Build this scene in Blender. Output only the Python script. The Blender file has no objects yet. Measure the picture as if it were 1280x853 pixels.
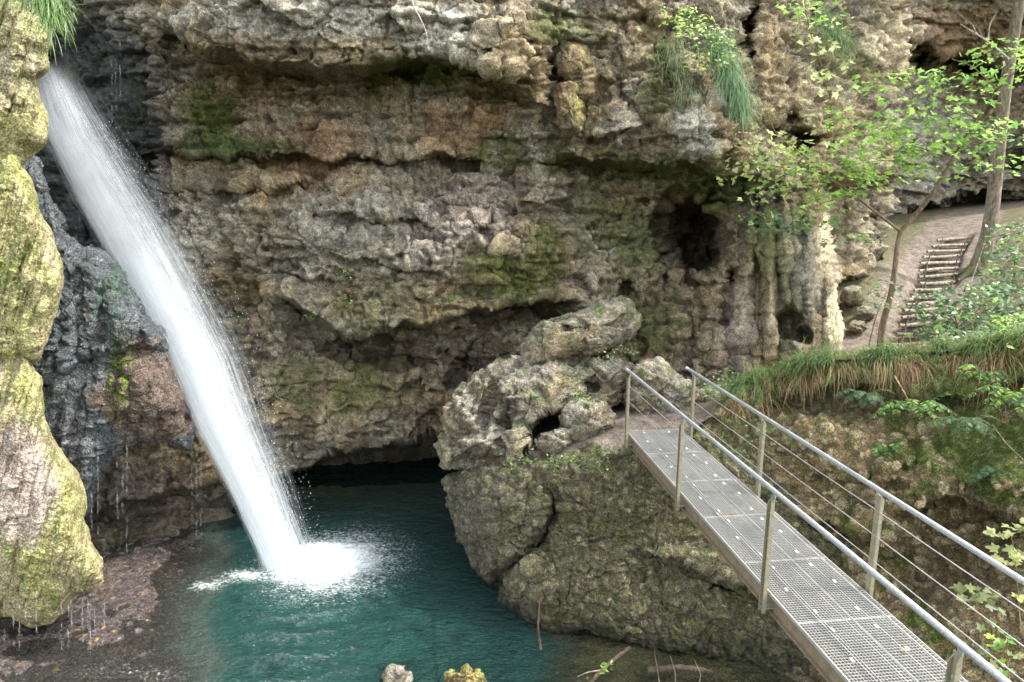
import bpy, math
import numpy as np
from mathutils import Vector
rng = np.random.default_rng(7)
scene = bpy.context.scene
COL = scene.collection
# ------------------------------------------------------------------ camera maths
F, CX, CY, PITCH, CAMZ = 853.0, 640.0, 426.5, 0.17, 6.2
cp, sp = math.cos(PITCH), math.sin(PITCH)
def pt(px, py, Y):
    """world point seen at photo position (px,py) at distance Y into the gorge"""
    px = np.asarray(px, float); py = np.asarray(py, float); Y = np.asarray(Y, float)
    u = (px - CX) / F; v = (CY - py) / F
    dy = cp + v * sp; dz = -sp + v * cp
    k = Y / dy
    return np.stack([u * k, Y + 0 * u, CAMZ + dz * k], -1)
def y_at_z(py, z):
    v = (CY - py) / F
    return (z - CAMZ) * (cp + v * sp) / (-sp + v * cp)
# ------------------------------------------------------------------ noise
_G = rng.normal(size=(256, 3)); _G /= np.linalg.norm(_G, axis=1)[:, None]
def _h(ix, iy, iz, seed):
    h = (ix.astype(np.uint32) * np.uint32(374761393)) ^ (iy.astype(np.uint32) * np.uint32(668265263)) ^ (iz.astype(np.uint32) * np.uint32(2147483647 - 58)) ^ np.uint32(seed * 2654435 + 17)
    h = (h ^ (h >> np.uint32(13))) * np.uint32(1274126177)
    h = (h ^ (h >> np.uint32(16))) * np.uint32(2246822519)
    return h ^ (h >> np.uint32(15))
def gn(P, seed=0):
    i = np.floor(P).astype(np.int64); f = P - i
    w = f * f * f * (f * (f * 6 - 15) + 10)
    out = np.zeros(len(P))
    for dx in (0, 1):
        wx = w[:, 0] if dx else 1 - w[:, 0]
        for dy in (0, 1):
            wy = w[:, 1] if dy else 1 - w[:, 1]
            for dz in (0, 1):
                wz = w[:, 2] if dz else 1 - w[:, 2]
                g = _G[(_h(i[:, 0] + dx, i[:, 1] + dy, i[:, 2] + dz, seed) & np.uint32(255)).astype(np.int64)]
                out += wx * wy * wz * (g[:, 0] * (f[:, 0] - dx) + g[:, 1] * (f[:, 1] - dy) + g[:, 2] * (f[:, 2] - dz))
    return out * 1.6
def fbm(P, scale, octv=4, seed=0, gain=.5, ridged=False):
    s = np.zeros(len(P)); a = 1.0; n = 0.0; Q = P / scale
    for o in range(octv):
        v = gn(Q, seed + o * 7)
        if ridged: v = 1 - 2 * np.abs(v)
        s += a * v; n += a; a *= gain; Q = Q * 2.03 + 11.3
    return s / n
def worley(P, scale, seed=0):
    Q = P / scale; i = np.floor(Q).astype(np.int64); f = Q - i
    d1 = np.full(len(P), 9.0); d2 = np.full(len(P), 9.0); idv = np.zeros(len(P))
    for dx in (-1, 0, 1):
        for dy in (-1, 0, 1):
            for dz in (-1, 0, 1):
                h = _h(i[:, 0] + dx, i[:, 1] + dy, i[:, 2] + dz, seed)
                a = (h & np.uint32(1023)) / 1023.0; b = ((h >> np.uint32(10)) & np.uint32(1023)) / 1023.0; c = ((h >> np.uint32(20)) & np.uint32(1023)) / 1023.0
                d = np.sqrt((dx + a - f[:, 0]) ** 2 + (dy + b - f[:, 1]) ** 2 + (dz + c - f[:, 2]) ** 2)
                m = d < d1
                d2 = np.where(m, d1, np.minimum(d2, d)); idv = np.where(m, ((h >> np.uint32(5)) & np.uint32(255)) / 255.0, idv); d1 = np.where(m, d, d1)
    return d1, d2, idv
def facet(P, scale, seed=0):
    """angular broken-rock relief: every cell is a randomly tilted plane"""
    Q = P / scale; i = np.floor(Q).astype(np.int64); f = Q - i
    best = np.full(len(P), 9.0); bh = np.zeros(len(P), np.uint32); bv = np.zeros((len(P), 3))
    for dx in (-1, 0, 1):
        for dy in (-1, 0, 1):
            for dz in (-1, 0, 1):
                h = _h(i[:, 0] + dx, i[:, 1] + dy, i[:, 2] + dz, seed)
                v = np.stack([dx + (h & np.uint32(1023)) / 1023.0, dy + ((h >> np.uint32(10)) & np.uint32(1023)) / 1023.0, dz + ((h >> np.uint32(20)) & np.uint32(1023)) / 1023.0], -1) - f
                d = (v * v).sum(1); m = d < best
                best = np.where(m, d, best); bh = np.where(m, h, bh); bv[m] = v[m]
    r = _G[((bh >> np.uint32(7)) & np.uint32(255)).astype(np.int64)]
    return scale * ((bv * r).sum(1) * .9 + .35 * (((bh >> np.uint32(3)) & np.uint32(255)) / 255.0 - .5))
def ss(a, b, x):
    t = np.clip((x - a) / (b - a + 1e-12), 0, 1); return t * t * (3 - 2 * t)
def tps(ctrl, X, Y, smooth=0.02):
    c = np.array(ctrl, float); n = len(c); sc = 300.0 if abs(c[:, :2]).max() > 100 else 5.0
    q = c[:, :2] / sc
    def U(r2): return np.where(r2 > 1e-12, r2 * np.log(r2 + 1e-20), 0)
    K = U(((q[:, None] - q[None]) ** 2).sum(-1)) + np.eye(n) * smooth
    Pm = np.c_[np.ones(n), q]
    A = np.zeros((n + 3, n + 3)); A[:n, :n] = K; A[:n, n:] = Pm; A[n:, :n] = Pm.T
    w = np.linalg.solve(A, np.r_[c[:, 2], 0, 0, 0])
    x = np.asarray(X, float).ravel() / sc; y = np.asarray(Y, float).ravel() / sc
    out = w[n] + w[n + 1] * x + w[n + 2] * y
    for k in range(n):
        out += w[k] * U((x - q[k, 0]) ** 2 + (y - q[k, 1]) ** 2)
    return out.reshape(np.shape(X))
# ------------------------------------------------------------------ mesh helpers
def mesh(name, V, faces, mat, parent=None, col=None, smooth=True, flat_mats=None, attrs=None):
    """faces: list of int arrays (n,3) / (n,4)"""
    if not isinstance(faces, (list, tuple)): faces = [faces]
    V = np.asarray(V, np.float32)
    me = bpy.data.meshes.new(name)
    me.vertices.add(len(V)); me.vertices.foreach_set('co', V.ravel())
    loops = np.concatenate([np.asarray(f).ravel() for f in faces]).astype(np.int32)
    tot = np.concatenate([np.full(len(f), np.asarray(f).shape[1]) for f in faces]).astype(np.int32)
    st = np.concatenate([[0], np.cumsum(tot)[:-1]]).astype(np.int32)
    me.loops.add(len(loops)); me.loops.foreach_set('vertex_index', loops)
    me.polygons.add(len(tot)); me.polygons.foreach_set('loop_start', st); me.polygons.foreach_set('loop_total', tot)
    me.polygons.foreach_set('use_smooth', np.full(len(tot), smooth))
    if col is not None:
        c = np.asarray(col, np.float32)
        if c.shape[1] == 3: c = np.c_[c, np.zeros(len(c), np.float32)]
        at = me.color_attributes.new('Col', 'FLOAT_COLOR', 'POINT'); at.data.foreach_set('color', c.astype(np.float32).ravel())
    for k, a in (attrs or {}).items():
        at = me.attributes.new(k, 'FLOAT', 'POINT'); at.data.foreach_set('value', np.asarray(a, np.float32).ravel())
    me.update(calc_edges=True); me.validate()
    if mat: me.materials.append(mat)
    o = bpy.data.objects.new(name, me); COL.objects.link(o)
    if parent: o.parent = parent
    return o
def tag(o, label=None, cat=None, group=None, kind=None):
    if label: o['label'] = label
    if cat: o['category'] = cat
    if group: o['group'] = group
    if kind: o['kind'] = kind
    return o
def empty(name, loc, label=None, cat=None, group=None):
    o = bpy.data.objects.new(name, None); COL.objects.link(o); o.location = loc; o.empty_display_size = .2
    return tag(o, label, cat, group)
def under(o, p):
    """parent keeping the mesh where it was modelled (world coordinates)"""
    o.parent = p
    o.matrix_parent_inverse.identity()
    o.location = -Vector(p.location)
    return o
def grid_faces(nr, nc, wrap=False):
    a = np.arange(nr * nc).reshape(nr, nc)
    if wrap: a = np.c_[a, a[:, :1]]
    return np.stack([a[:-1, :-1], a[1:, :-1], a[1:, 1:], a[:-1, 1:]], -1).reshape(-1, 4)
def vnormals(V, Fq):
    n = np.cross(V[Fq[:, 2]] - V[Fq[:, 0]], V[Fq[:, 3]] - V[Fq[:, 1]])
    N = np.zeros_like(V)
    for k in range(4):
        for c in range(3): N[:, c] += np.bincount(Fq[:, k], n[:, c], len(V))
    return N / (np.linalg.norm(N, axis=1)[:, None] + 1e-12)
class Boxes:
    def __init__(s): s.v = []; s.f = []; s.n = 0
    def box(s, c, ax, ay, az):
        c = np.array(c, float); ax, ay, az = (np.array(a, float) for a in (ax, ay, az))
        P = [c + i * ax + j * ay + k * az for k in (-1, 1) for j in (-1, 1) for i in (-1, 1)]
        s.raw(P, [(0, 2, 3, 1), (4, 5, 7, 6), (0, 1, 5, 4), (2, 6, 7, 3), (0, 4, 6, 2), (1, 3, 7, 5)])
    def raw(s, P, f):
        s.v.extend(P); s.f.extend([tuple(i + s.n for i in q) for q in f]); s.n += len(P)
    def build(s, name, mat, parent=None, smooth=False, col=None):
        return mesh(name, np.array(s.v), np.array(s.f), mat, parent, smooth=smooth, col=col)
def tube_arrays(pts, rad, seg=8, cap=True, wob=0):
    P = np.array(pts, float); n = len(P); R = np.broadcast_to(np.asarray(rad, float), (n,))
    T = np.gradient(P, axis=0); T /= np.linalg.norm(T, axis=1)[:, None] + 1e-9
    ref = np.array([0, 0, 1.0]) if abs(T[:, 2]).mean() < .8 else np.array([1.0, 0, 0])
    A = np.cross(T, ref); A /= np.linalg.norm(A, axis=1)[:, None] + 1e-9
    B = np.cross(A, T)
    th = np.linspace(0, 2 * np.pi, seg, endpoint=False)
    V = P[:, None] + R[:, None, None] * (np.cos(th)[None, :, None] * A[:, None] + np.sin(th)[None, :, None] * B[:, None])
    V = V.reshape(-1, 3)
    Fq = grid_faces(n, seg, True)
    if cap:
        m = len(V); V = np.r_[V, P[:1], P[-1:]]
        k = np.arange(seg); k2 = (k + 1) % seg
        c0 = np.stack([np.full(seg, m), k2, k, k], -1); c1 = np.stack([np.full(seg, m + 1), (n - 1) * seg + k, (n - 1) * seg + k2, (n - 1) * seg + k2], -1)
        return V, Fq, np.r_[c0[:, :3], c1[:, :3]]
    return V, Fq, np.zeros((0, 3), int)
class Acc:
    """collects triangle/quad pieces with colours into one mesh"""
    def __init__(s): s.V = []; s.Q = []; s.T = []; s.C = []; s.n = 0
    def add(s, V, Q=None, T=None, C=None):
        if Q is not None and len(Q): s.Q.append(np.asarray(Q) + s.n)
        if T is not None and len(T): s.T.append(np.asarray(T) + s.n)
        s.V.append(V); s.n += len(V)
        s.C.append(np.broadcast_to(np.asarray(C if C is not None else (.5, .5, .5), float), (len(V), 3)))
    def tube(s, pts, rad, seg=8, C=None):
        V, Q, T = tube_arrays(pts, rad, seg); s.add(V, Q, T, C)
    def build(s, name, mat, parent=None, smooth=True):
        fs = []
        if s.Q: fs.append(np.concatenate(s.Q))
        if s.T: fs.append(np.concatenate(s.T))
        return mesh(name, np.concatenate(s.V), fs, mat, parent, col=np.concatenate(s.C), smooth=smooth)
def spline(pts, n):
    P = np.array(pts, float); t = np.r_[0, np.cumsum(np.linalg.norm(np.diff(P, axis=0), axis=1))]
    u = np.linspace(0, t[-1], n)
    # catmull style smoothing through dense linear then box filter
    L = np.stack([np.interp(u, t, P[:, k]) for k in range(P.shape[1])], -1)
    w = max(1, n // (len(P) * 3))
    for _ in range(2):
        Lp = np.r_[np.repeat(L[:1], w, 0), L, np.repeat(L[-1:], w, 0)]
        K = np.stack([np.convolve(Lp[:, k], np.ones(2 * w + 1) / (2 * w + 1), 'valid') for k in range(P.shape[1])], -1)
        K[0] = L[0]; K[-1] = L[-1]; L = K
    return L
# ------------------------------------------------------------------ materials
def new_mat(name):
    m = bpy.data.materials.new(name); m.use_nodes = True
    nt = m.node_tree; nt.nodes.clear()
    out = nt.nodes.new('ShaderNodeOutputMaterial')
    return m, nt, out
def N(nt, typ, **kw):
    n = nt.nodes.new(typ)
    for k, v in kw.items():
        if k in n.inputs: n.inputs[k].default_value = v
        else: setattr(n, k, v)
    return n
def L(nt, a, b): nt.links.new(a, b)
def math_n(nt, op, a, b=None, clamp=False):
    n = nt.nodes.new('ShaderNodeMath'); n.operation = op; n.use_clamp = clamp
    for i, x in enumerate((a, b)):
        if x is None: continue
        if isinstance(x, (int, float)): n.inputs[i].default_value = x
        else: nt.links.new(x, n.inputs[i])
    return n.outputs[0]
def ramp(nt, fac, stops):
    r = nt.nodes.new('ShaderNodeValToRGB'); e = r.color_ramp.elements
    while len(e) < len(stops): e.new(.5)
    for k, (p, c) in enumerate(stops):
        e[k].position = p; e[k].color = (c[0], c[1], c[2], 1) if not isinstance(c, (int, float)) else (c, c, c, 1)
    nt.links.new(fac, r.inputs[0]); return r.outputs[0]
def mul_col(nt, a, b, fac=1.0, mode='MULTIPLY'):
    n = nt.nodes.new('ShaderNodeMix'); n.data_type = 'RGBA'; n.blend_type = mode
    n.inputs[0].default_value = fac
    nt.links.new(a, n.inputs[6]); nt.links.new(b, n.inputs[7]); return n.outputs[2]
def rock_mat(name, peb=18.0, bump=.6, fine=60.0, wet_gloss=.25, contrast=1.0, point=.8):
    m, nt, out = new_mat(name)
    bs = N(nt, 'ShaderNodeBsdfPrincipled'); L(nt, bs.outputs[0], out.inputs[0])
    at = N(nt, 'ShaderNodeAttribute', attribute_name='Col')
    geo = N(nt, 'ShaderNodeNewGeometry')
    v = N(nt, 'ShaderNodeTexVoronoi', Scale=peb); L(nt, geo.outputs['Position'], v.inputs['Vector'])
    n1 = N(nt, 'ShaderNodeTexNoise', Scale=fine, Detail=5.0, Roughness=.7); L(nt, geo.outputs['Position'], n1.inputs['Vector'])
    n2 = N(nt, 'ShaderNodeTexNoise', Scale=6.0, Detail=6.0, Roughness=.65); L(nt, geo.outputs['Position'], n2.inputs['Vector'])
    n4 = N(nt, 'ShaderNodeTexNoise', Scale=20.0, Detail=6.0, Roughness=.75, Distortion=.3); L(nt, geo.outputs['Position'], n4.inputs['Vector'])
    r4 = ramp(nt, n4.outputs['Fac'], [(.32, .5), (.5, 1.0), (.7, 1.6)])
    r1 = ramp(nt, n1.outputs['Fac'], [(.33, .25 / contrast), (.50, .95), (.68, 2.1 * contrast)])
    r2 = ramp(nt, n2.outputs['Fac'], [(.3, .6), (.5, 1.0), (.72, 1.45)])
    rgb = N(nt, 'ShaderNodeSeparateColor'); L(nt, v.outputs['Color'], rgb.inputs[0])
    r3 = ramp(nt, rgb.outputs[0], [(0, .72), (.6, 1.0), (1, 1.45)])
    c = mul_col(nt, at.outputs['Color'], r1); c = mul_col(nt, c, r4, .8); c = mul_col(nt, c, r2); c = mul_col(nt, c, r3, .55)
    pn = ramp(nt, geo.outputs['Pointiness'], [(.40, .42), (.49, .94), (.53, 1.08), (.64, 1.5)])  # creases darkened and raised edges lightened in the colour, to deepen shading
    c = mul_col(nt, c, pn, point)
    L(nt, c, bs.inputs['Base Color'])
    rg = math_n(nt, 'MULTIPLY_ADD', at.outputs['Alpha'], -(.92 - wet_gloss)); rg.node.inputs[2].default_value = .92
    L(nt, rg, bs.inputs['Roughness']); bs.inputs['Specular IOR Level'].default_value = .35
    h = math_n(nt, 'MULTIPLY', v.outputs['Distance'], -.55)
    h2 = math_n(nt, 'ADD', h, math_n(nt, 'MULTIPLY', n1.outputs['Fac'], 1.1))
    h3 = math_n(nt, 'ADD', h2, math_n(nt, 'ADD', math_n(nt, 'MULTIPLY', n2.outputs['Fac'], 1.3), math_n(nt, 'MULTIPLY', n4.outputs['Fac'], 1.1)))
    b = N(nt, 'ShaderNodeBump', Strength=bump, Distance=.075); L(nt, h3, b.inputs['Height'])
    L(nt, b.outputs[0], bs.inputs['Normal'])
    return m
def leaf_mat(name, trans=.45, rough=.45):
    m, nt, out = new_mat(name)
    at = N(nt, 'ShaderNodeAttribute', attribute_name='Col')
    bs = N(nt, 'ShaderNodeBsdfPrincipled', Roughness=rough); L(nt, at.outputs['Color'], bs.inputs['Base Color'])
    bs.inputs['Specular IOR Level'].default_value = .4
    tr = N(nt, 'ShaderNodeBsdfTranslucent')
    g = N(nt, 'ShaderNodeGamma', Gamma=.8); L(nt, at.outputs['Color'], g.inputs[0]); L(nt, g.outputs[0], tr.inputs[0])
    mx = N(nt, 'ShaderNodeMixShader'); mx.inputs[0].default_value = trans
    L(nt, bs.outputs[0], mx.inputs[1]); L(nt, tr.outputs[0], mx.inputs[2]); L(nt, mx.outputs[0], out.inputs[0])
    return m
def bark_mat(name, sc=20.0):
    m, nt, out = new_mat(name)
    bs = N(nt, 'ShaderNodeBsdfPrincipled', Roughness=.9); L(nt, bs.outputs[0], out.inputs[0])
    at = N(nt, 'ShaderNodeAttribute', attribute_name='Col')
    geo = N(nt, 'ShaderNodeNewGeometry'); mp = N(nt, 'ShaderNodeMapping'); mp.inputs['Scale'].default_value = (1, 1, .3)
    L(nt, geo.outputs['Position'], mp.inputs[0])
    n1 = N(nt, 'ShaderNodeTexNoise', Scale=sc, Detail=9.0, Roughness=.78); L(nt, mp.outputs[0], n1.inputs['Vector'])
    r = ramp(nt, n1.outputs['Fac'], [(.34, .25), (.5, 1.0), (.64, 1.9)])
    L(nt, mul_col(nt, at.outputs['Color'], r), bs.inputs['Base Color'])
    b = N(nt, 'ShaderNodeBump', Strength=.9, Distance=.05); L(nt, n1.outputs['Fac'], b.inputs['Height']); L(nt, b.outputs[0], bs.inputs['Normal'])
    return m
def steel_mat(name, c, rough=.45, metal=.85, stain=(.25, .22, .14), amt=.3):
    m, nt, out = new_mat(name)
    bs = N(nt, 'ShaderNodeBsdfPrincipled', Metallic=metal); L(nt, bs.outputs[0], out.inputs[0])
    geo = N(nt, 'ShaderNodeNewGeometry')
    n1 = N(nt, 'ShaderNodeTexNoise', Scale=9.0, Detail=7.0, Roughness=.7); L(nt, geo.outputs['Position'], n1.inputs['Vector'])
    n2 = N(nt, 'ShaderNodeTexNoise', Scale=70.0, Detail=4.0); L(nt, geo.outputs['Position'], n2.inputs['Vector'])
    rr = ramp(nt, n1.outputs['Fac'], [(.42, c), (.7, tuple(c[i] * (1 - amt) + stain[i] * amt for i in range(3)))])
    r2 = ramp(nt, n2.outputs['Fac'], [(.3, .75), (.7, 1.2)])
    L(nt, mul_col(nt, rr, r2), bs.inputs['Base Color'])
    L(nt, ramp(nt, n1.outputs['Fac'], [(.3, rough - .1), (.7, min(1, rough + .25))]), bs.inputs['Roughness'])
    b = N(nt, 'ShaderNodeBump', Strength=.15, Distance=.004); L(nt, n2.outputs['Fac'], b.inputs['Height']); L(nt, b.outputs[0], bs.inputs['Normal'])
    return m
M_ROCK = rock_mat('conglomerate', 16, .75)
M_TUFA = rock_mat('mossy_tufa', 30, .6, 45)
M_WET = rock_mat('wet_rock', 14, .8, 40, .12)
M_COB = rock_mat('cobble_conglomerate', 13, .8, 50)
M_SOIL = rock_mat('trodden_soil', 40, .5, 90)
M_LEAF = leaf_mat('leaf', .58)
M_GRASS = leaf_mat('grass_blade', .35, .6)
M_BARK = bark_mat('bark')
M_GALV = steel_mat('galvanised_steel', (.50, .53, .55), .42, .75)
M_GRATE = steel_mat('galvanised_grating', (.40, .40, .39), .5, .5, (.35, .31, .24), .35)
M_POST = steel_mat('weathered_steel_post', (.30, .28, .20), .6, .35, (.20, .17, .09), .6)
M_BEAM = steel_mat('rusty_beam', (.23, .18, .12), .8, .1, (.12, .08, .05), .6)
M_WIRE = steel_mat('steel_wire', (.55, .55, .54), .4, .8)
def plain(name, c, rough=.6):
    m, nt, out = new_mat(name)
    bs = N(nt, 'ShaderNodeBsdfPrincipled', Roughness=rough); L(nt, bs.outputs[0], out.inputs[0])
    geo = N(nt, 'ShaderNodeNewGeometry'); n1 = N(nt, 'ShaderNodeTexNoise', Scale=30.0, Detail=4.0); L(nt, geo.outputs['Position'], n1.inputs['Vector'])
    L(nt, ramp(nt, n1.outputs['Fac'], [(.3, tuple(x * .7 for x in c)), (.7, tuple(min(1, x * 1.2) for x in c))]), bs.inputs['Base Color'])
    return m
M_CLIP = plain('clip', (.75, .75, .73), .4)
def fall_mat(name, col=(.86, .90, .94)):
    m, nt, out = new_mat(name)
    at = N(nt, 'ShaderNodeAttribute', attribute_name='Col')
    df = N(nt, 'ShaderNodeBsdfDiffuse'); df.inputs[0].default_value = (*col, 1)
    tl = N(nt, 'ShaderNodeBsdfTranslucent'); tl.inputs[0].default_value = (*col, 1)
    mx = N(nt, 'ShaderNodeMixShader'); mx.inputs[0].default_value = .5; L(nt, df.outputs[0], mx.inputs[1]); L(nt, tl.outputs[0], mx.inputs[2])
    tp = N(nt, 'ShaderNodeBsdfTransparent')
    m2 = N(nt, 'ShaderNodeMixShader'); L(nt, at.outputs['Alpha'], m2.inputs[0]); L(nt, tp.outputs[0], m2.inputs[1]); L(nt, mx.outputs[0], m2.inputs[2])
    L(nt, m2.outputs[0], out.inputs[0])
    return m
M_FALL = fall_mat('falling_water')
# ------------------------------------------------------------------ rock shaping
def ledge(fd, px, py, pts, A, down, B=0., up=20., soft=5., fade=25., wob=5., seed=3):
    p = np.array(pts, float); yl = np.interp(px, p[:, 0], p[:, 1])
    Q = np.stack([px / 28., py / 90., 0 * px + seed], -1).reshape(-1, 3)
    t = py - yl + wob * 1.6 * gn(Q, seed).reshape(px.shape)
    env = ss(p[0, 0] - fade, p[0, 0] + fade, px) * (1 - ss(p[-1, 0] - fade, p[-1, 0] + fade, px))
    return fd + env * (A * ss(-soft * .3, soft, t) * np.exp(-np.maximum(t, 0) / down) - B * np.exp(-np.maximum(-t, 0) / up) * (1 - ss(-soft * .3, soft, t)))
def vstep(fd, px, py, pts, A, reach, soft=6., fade=25., seed=5, wob=6.):
    """step along a near-vertical line: surface right of it moves by A"""
    p = np.array(pts, float); xl = np.interp(py, p[:, 1], p[:, 0])
    Q = np.stack([px / 90., py / 30., 0 * px + seed], -1).reshape(-1, 3)
    t = px - xl + wob * gn(Q, seed).reshape(px.shape)
    if A < 0 or reach < 0: t = -t
    env = ss(p[0, 1] - fade, p[0, 1] + fade, py) * (1 - ss(p[-1, 1] - fade, p[-1, 1] + fade, py))
    return fd + env * abs(A) * ss(-soft, soft, t) * np.exp(-np.maximum(t, 0) / abs(reach))
def hole(fd, px, py, cx, cy, rx, ry, A, ang=0., sharp=.5, seed=1, wob=.25):
    ca, sa = math.cos(ang), math.sin(ang); dx, dy = px - cx, py - cy
    Q = np.stack([px / 18., py / 18., 0 * px + seed], -1).reshape(-1, 3)
    r = np.sqrt(((dx * ca + dy * sa) / rx) ** 2 + ((-dx * sa + dy * ca) / ry) ** 2) + wob * gn(Q, seed).reshape(px.shape)
    return fd + A * (1 - ss(1 - sharp, 1 + sharp * .3, r))
def spot(px, py, cx, cy, rx, ry, soft=.6):
    r = np.sqrt(((px - cx) / rx) ** 2 + ((py - cy) / ry) ** 2)
    return 1 - ss(1 - soft, 1 + soft, r)
def roughen(V, Nn, big=.16, mid=.10, small=.035, peb=.03, pebs=.16, strata=.05, seed=0, fac=.3, wgt=1., fsc=1., bed=0., crack=0.):
    S = V * np.array([.35, .35, 1.0])
    d = big * fbm(V, 1.3, 3, seed) + mid * fbm(V, .45, 4, seed + 1, .55, True)
    if strata: d += wgt * strata * fbm(S, .22, 3, seed + 2)
    if small: d += small * fbm(V, .12, 3, seed + 3, .6)
    if fac:
        W = (V + .05 * np.stack([fbm(V, .25, 3, seed + 12), fbm(V, .25, 3, seed + 13), fbm(V, .25, 3, seed + 14)], -1)) * np.array([1, 1, 1.35])
        d += wgt * fac * (.62 * facet(W, .70 * fsc, seed + 15) + .55 * facet(W, .29 * fsc, seed + 16) + .45 * facet(W, .12 * fsc, seed + 17))
    if bed:
        t = V[:, 2] / .46 + .55 * fbm(V * np.array([.6, .6, .3]), 1.1, 3, seed + 30) + .12 * fbm(V, .3, 3, seed + 31)
        fr_ = t - np.floor(t); md = ss(-.25, .35, fbm(V * np.array([.7, .7, 1.]), .9, 3, seed + 32))
        d += wgt * bed * md * ((1 - fr_) * ss(0, .10, fr_) - .5)
        t = V[:, 2] / .17 + .9 * fbm(V * np.array([.5, .5, .3]), .8, 3, seed + 33) + .15 * fbm(V, .2, 3, seed + 34); fr_ = t - np.floor(t)
        d += wgt * bed * .38 * ss(-.1, .4, fbm(V, .7, 3, seed + 35)) * ((1 - fr_) * ss(0, .16, fr_) - .5)
    if crack:
        c1 = np.abs(fbm(V * np.array([1, 1, .6]), .9, 4, seed + 40)); c2 = np.abs(fbm(V * np.array([.5, .5, 1.3]), .7, 4, seed + 41))
        d -= wgt * crack * ((1 - ss(0, .045, c1)) + .8 * (1 - ss(0, .035, c2)))
    if peb:
        f1, f2, idv = worley(V + .04 * np.stack([fbm(V, .2, 2, seed + 9)] * 3, -1), pebs, seed + 4)
        d += wgt * peb * np.clip(1 - (f1 / .62) ** 2, 0, 1) * (.25 + .75 * (idv > .35))
        g1, g2, jd = worley(V, pebs * .42, seed + 5)
        d += peb * .45 * np.clip(1 - (g1 / .6) ** 2, 0, 1)
        return V + Nn * d[:, None], d, idv
    return V + Nn * d[:, None], d, np.zeros(len(V))
def mixc(a, b, t):
    t = np.clip(t, 0, 1)[:, None]; return np.asarray(a) * (1 - t) + np.asarray(b) * t
# palette (real-world albedos)
GREY = np.array((.25, .235, .185)); TAN = np.array((.26, .195, .11)); BRN = np.array((.135, .098, .058)); OCH = np.array((.30, .165, .08))
MOSS = np.array((.075, .115, .018)); MOSSD = np.array((.045, .07, .014)); LGREY = np.array((.40, .385, .33)); PURP = np.array((.235, .195, .17))
SLATE = np.array((.085, .105, .115)); YMOSS = np.array((.29, .275, .085)); CREAM = np.array((.52, .44, .30))
def rock_colour(V, Nn, seed=0, moss=.5, a=GREY, b=TAN, c=BRN, d=PURP):
    n1 = fbm(V, 1.4, 4, seed + 20); n2 = fbm(V, .5, 4, seed + 21); n3 = fbm(V * np.array([1, 1, .35]), .5, 4, seed + 22)
    C = mixc(np.broadcast_to(a, (len(V), 3)), b, .5 + 1.4 * n1)
    C = mixc(C, c, ss(.0, .55, n3))
    C = mixc(C, d, ss(.1, .5, n2) * .7)
    mk = ss(.15, .55, n2 * .8 + n1 * .6 + .35 * Nn[:, 2] + moss - .5)
    C = mixc(C, mixc(np.broadcast_to(MOSS, (len(V), 3)), MOSSD, .5 + n3), mk * .8)
    st = fbm(V * np.array([1, 1, .22]), .45, 4, seed + 23)
    return C * (1 - .5 * ss(.08, .5, st)[:, None]) * (1 + .35 * ss(.1, .5, -st)[:, None])
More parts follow.
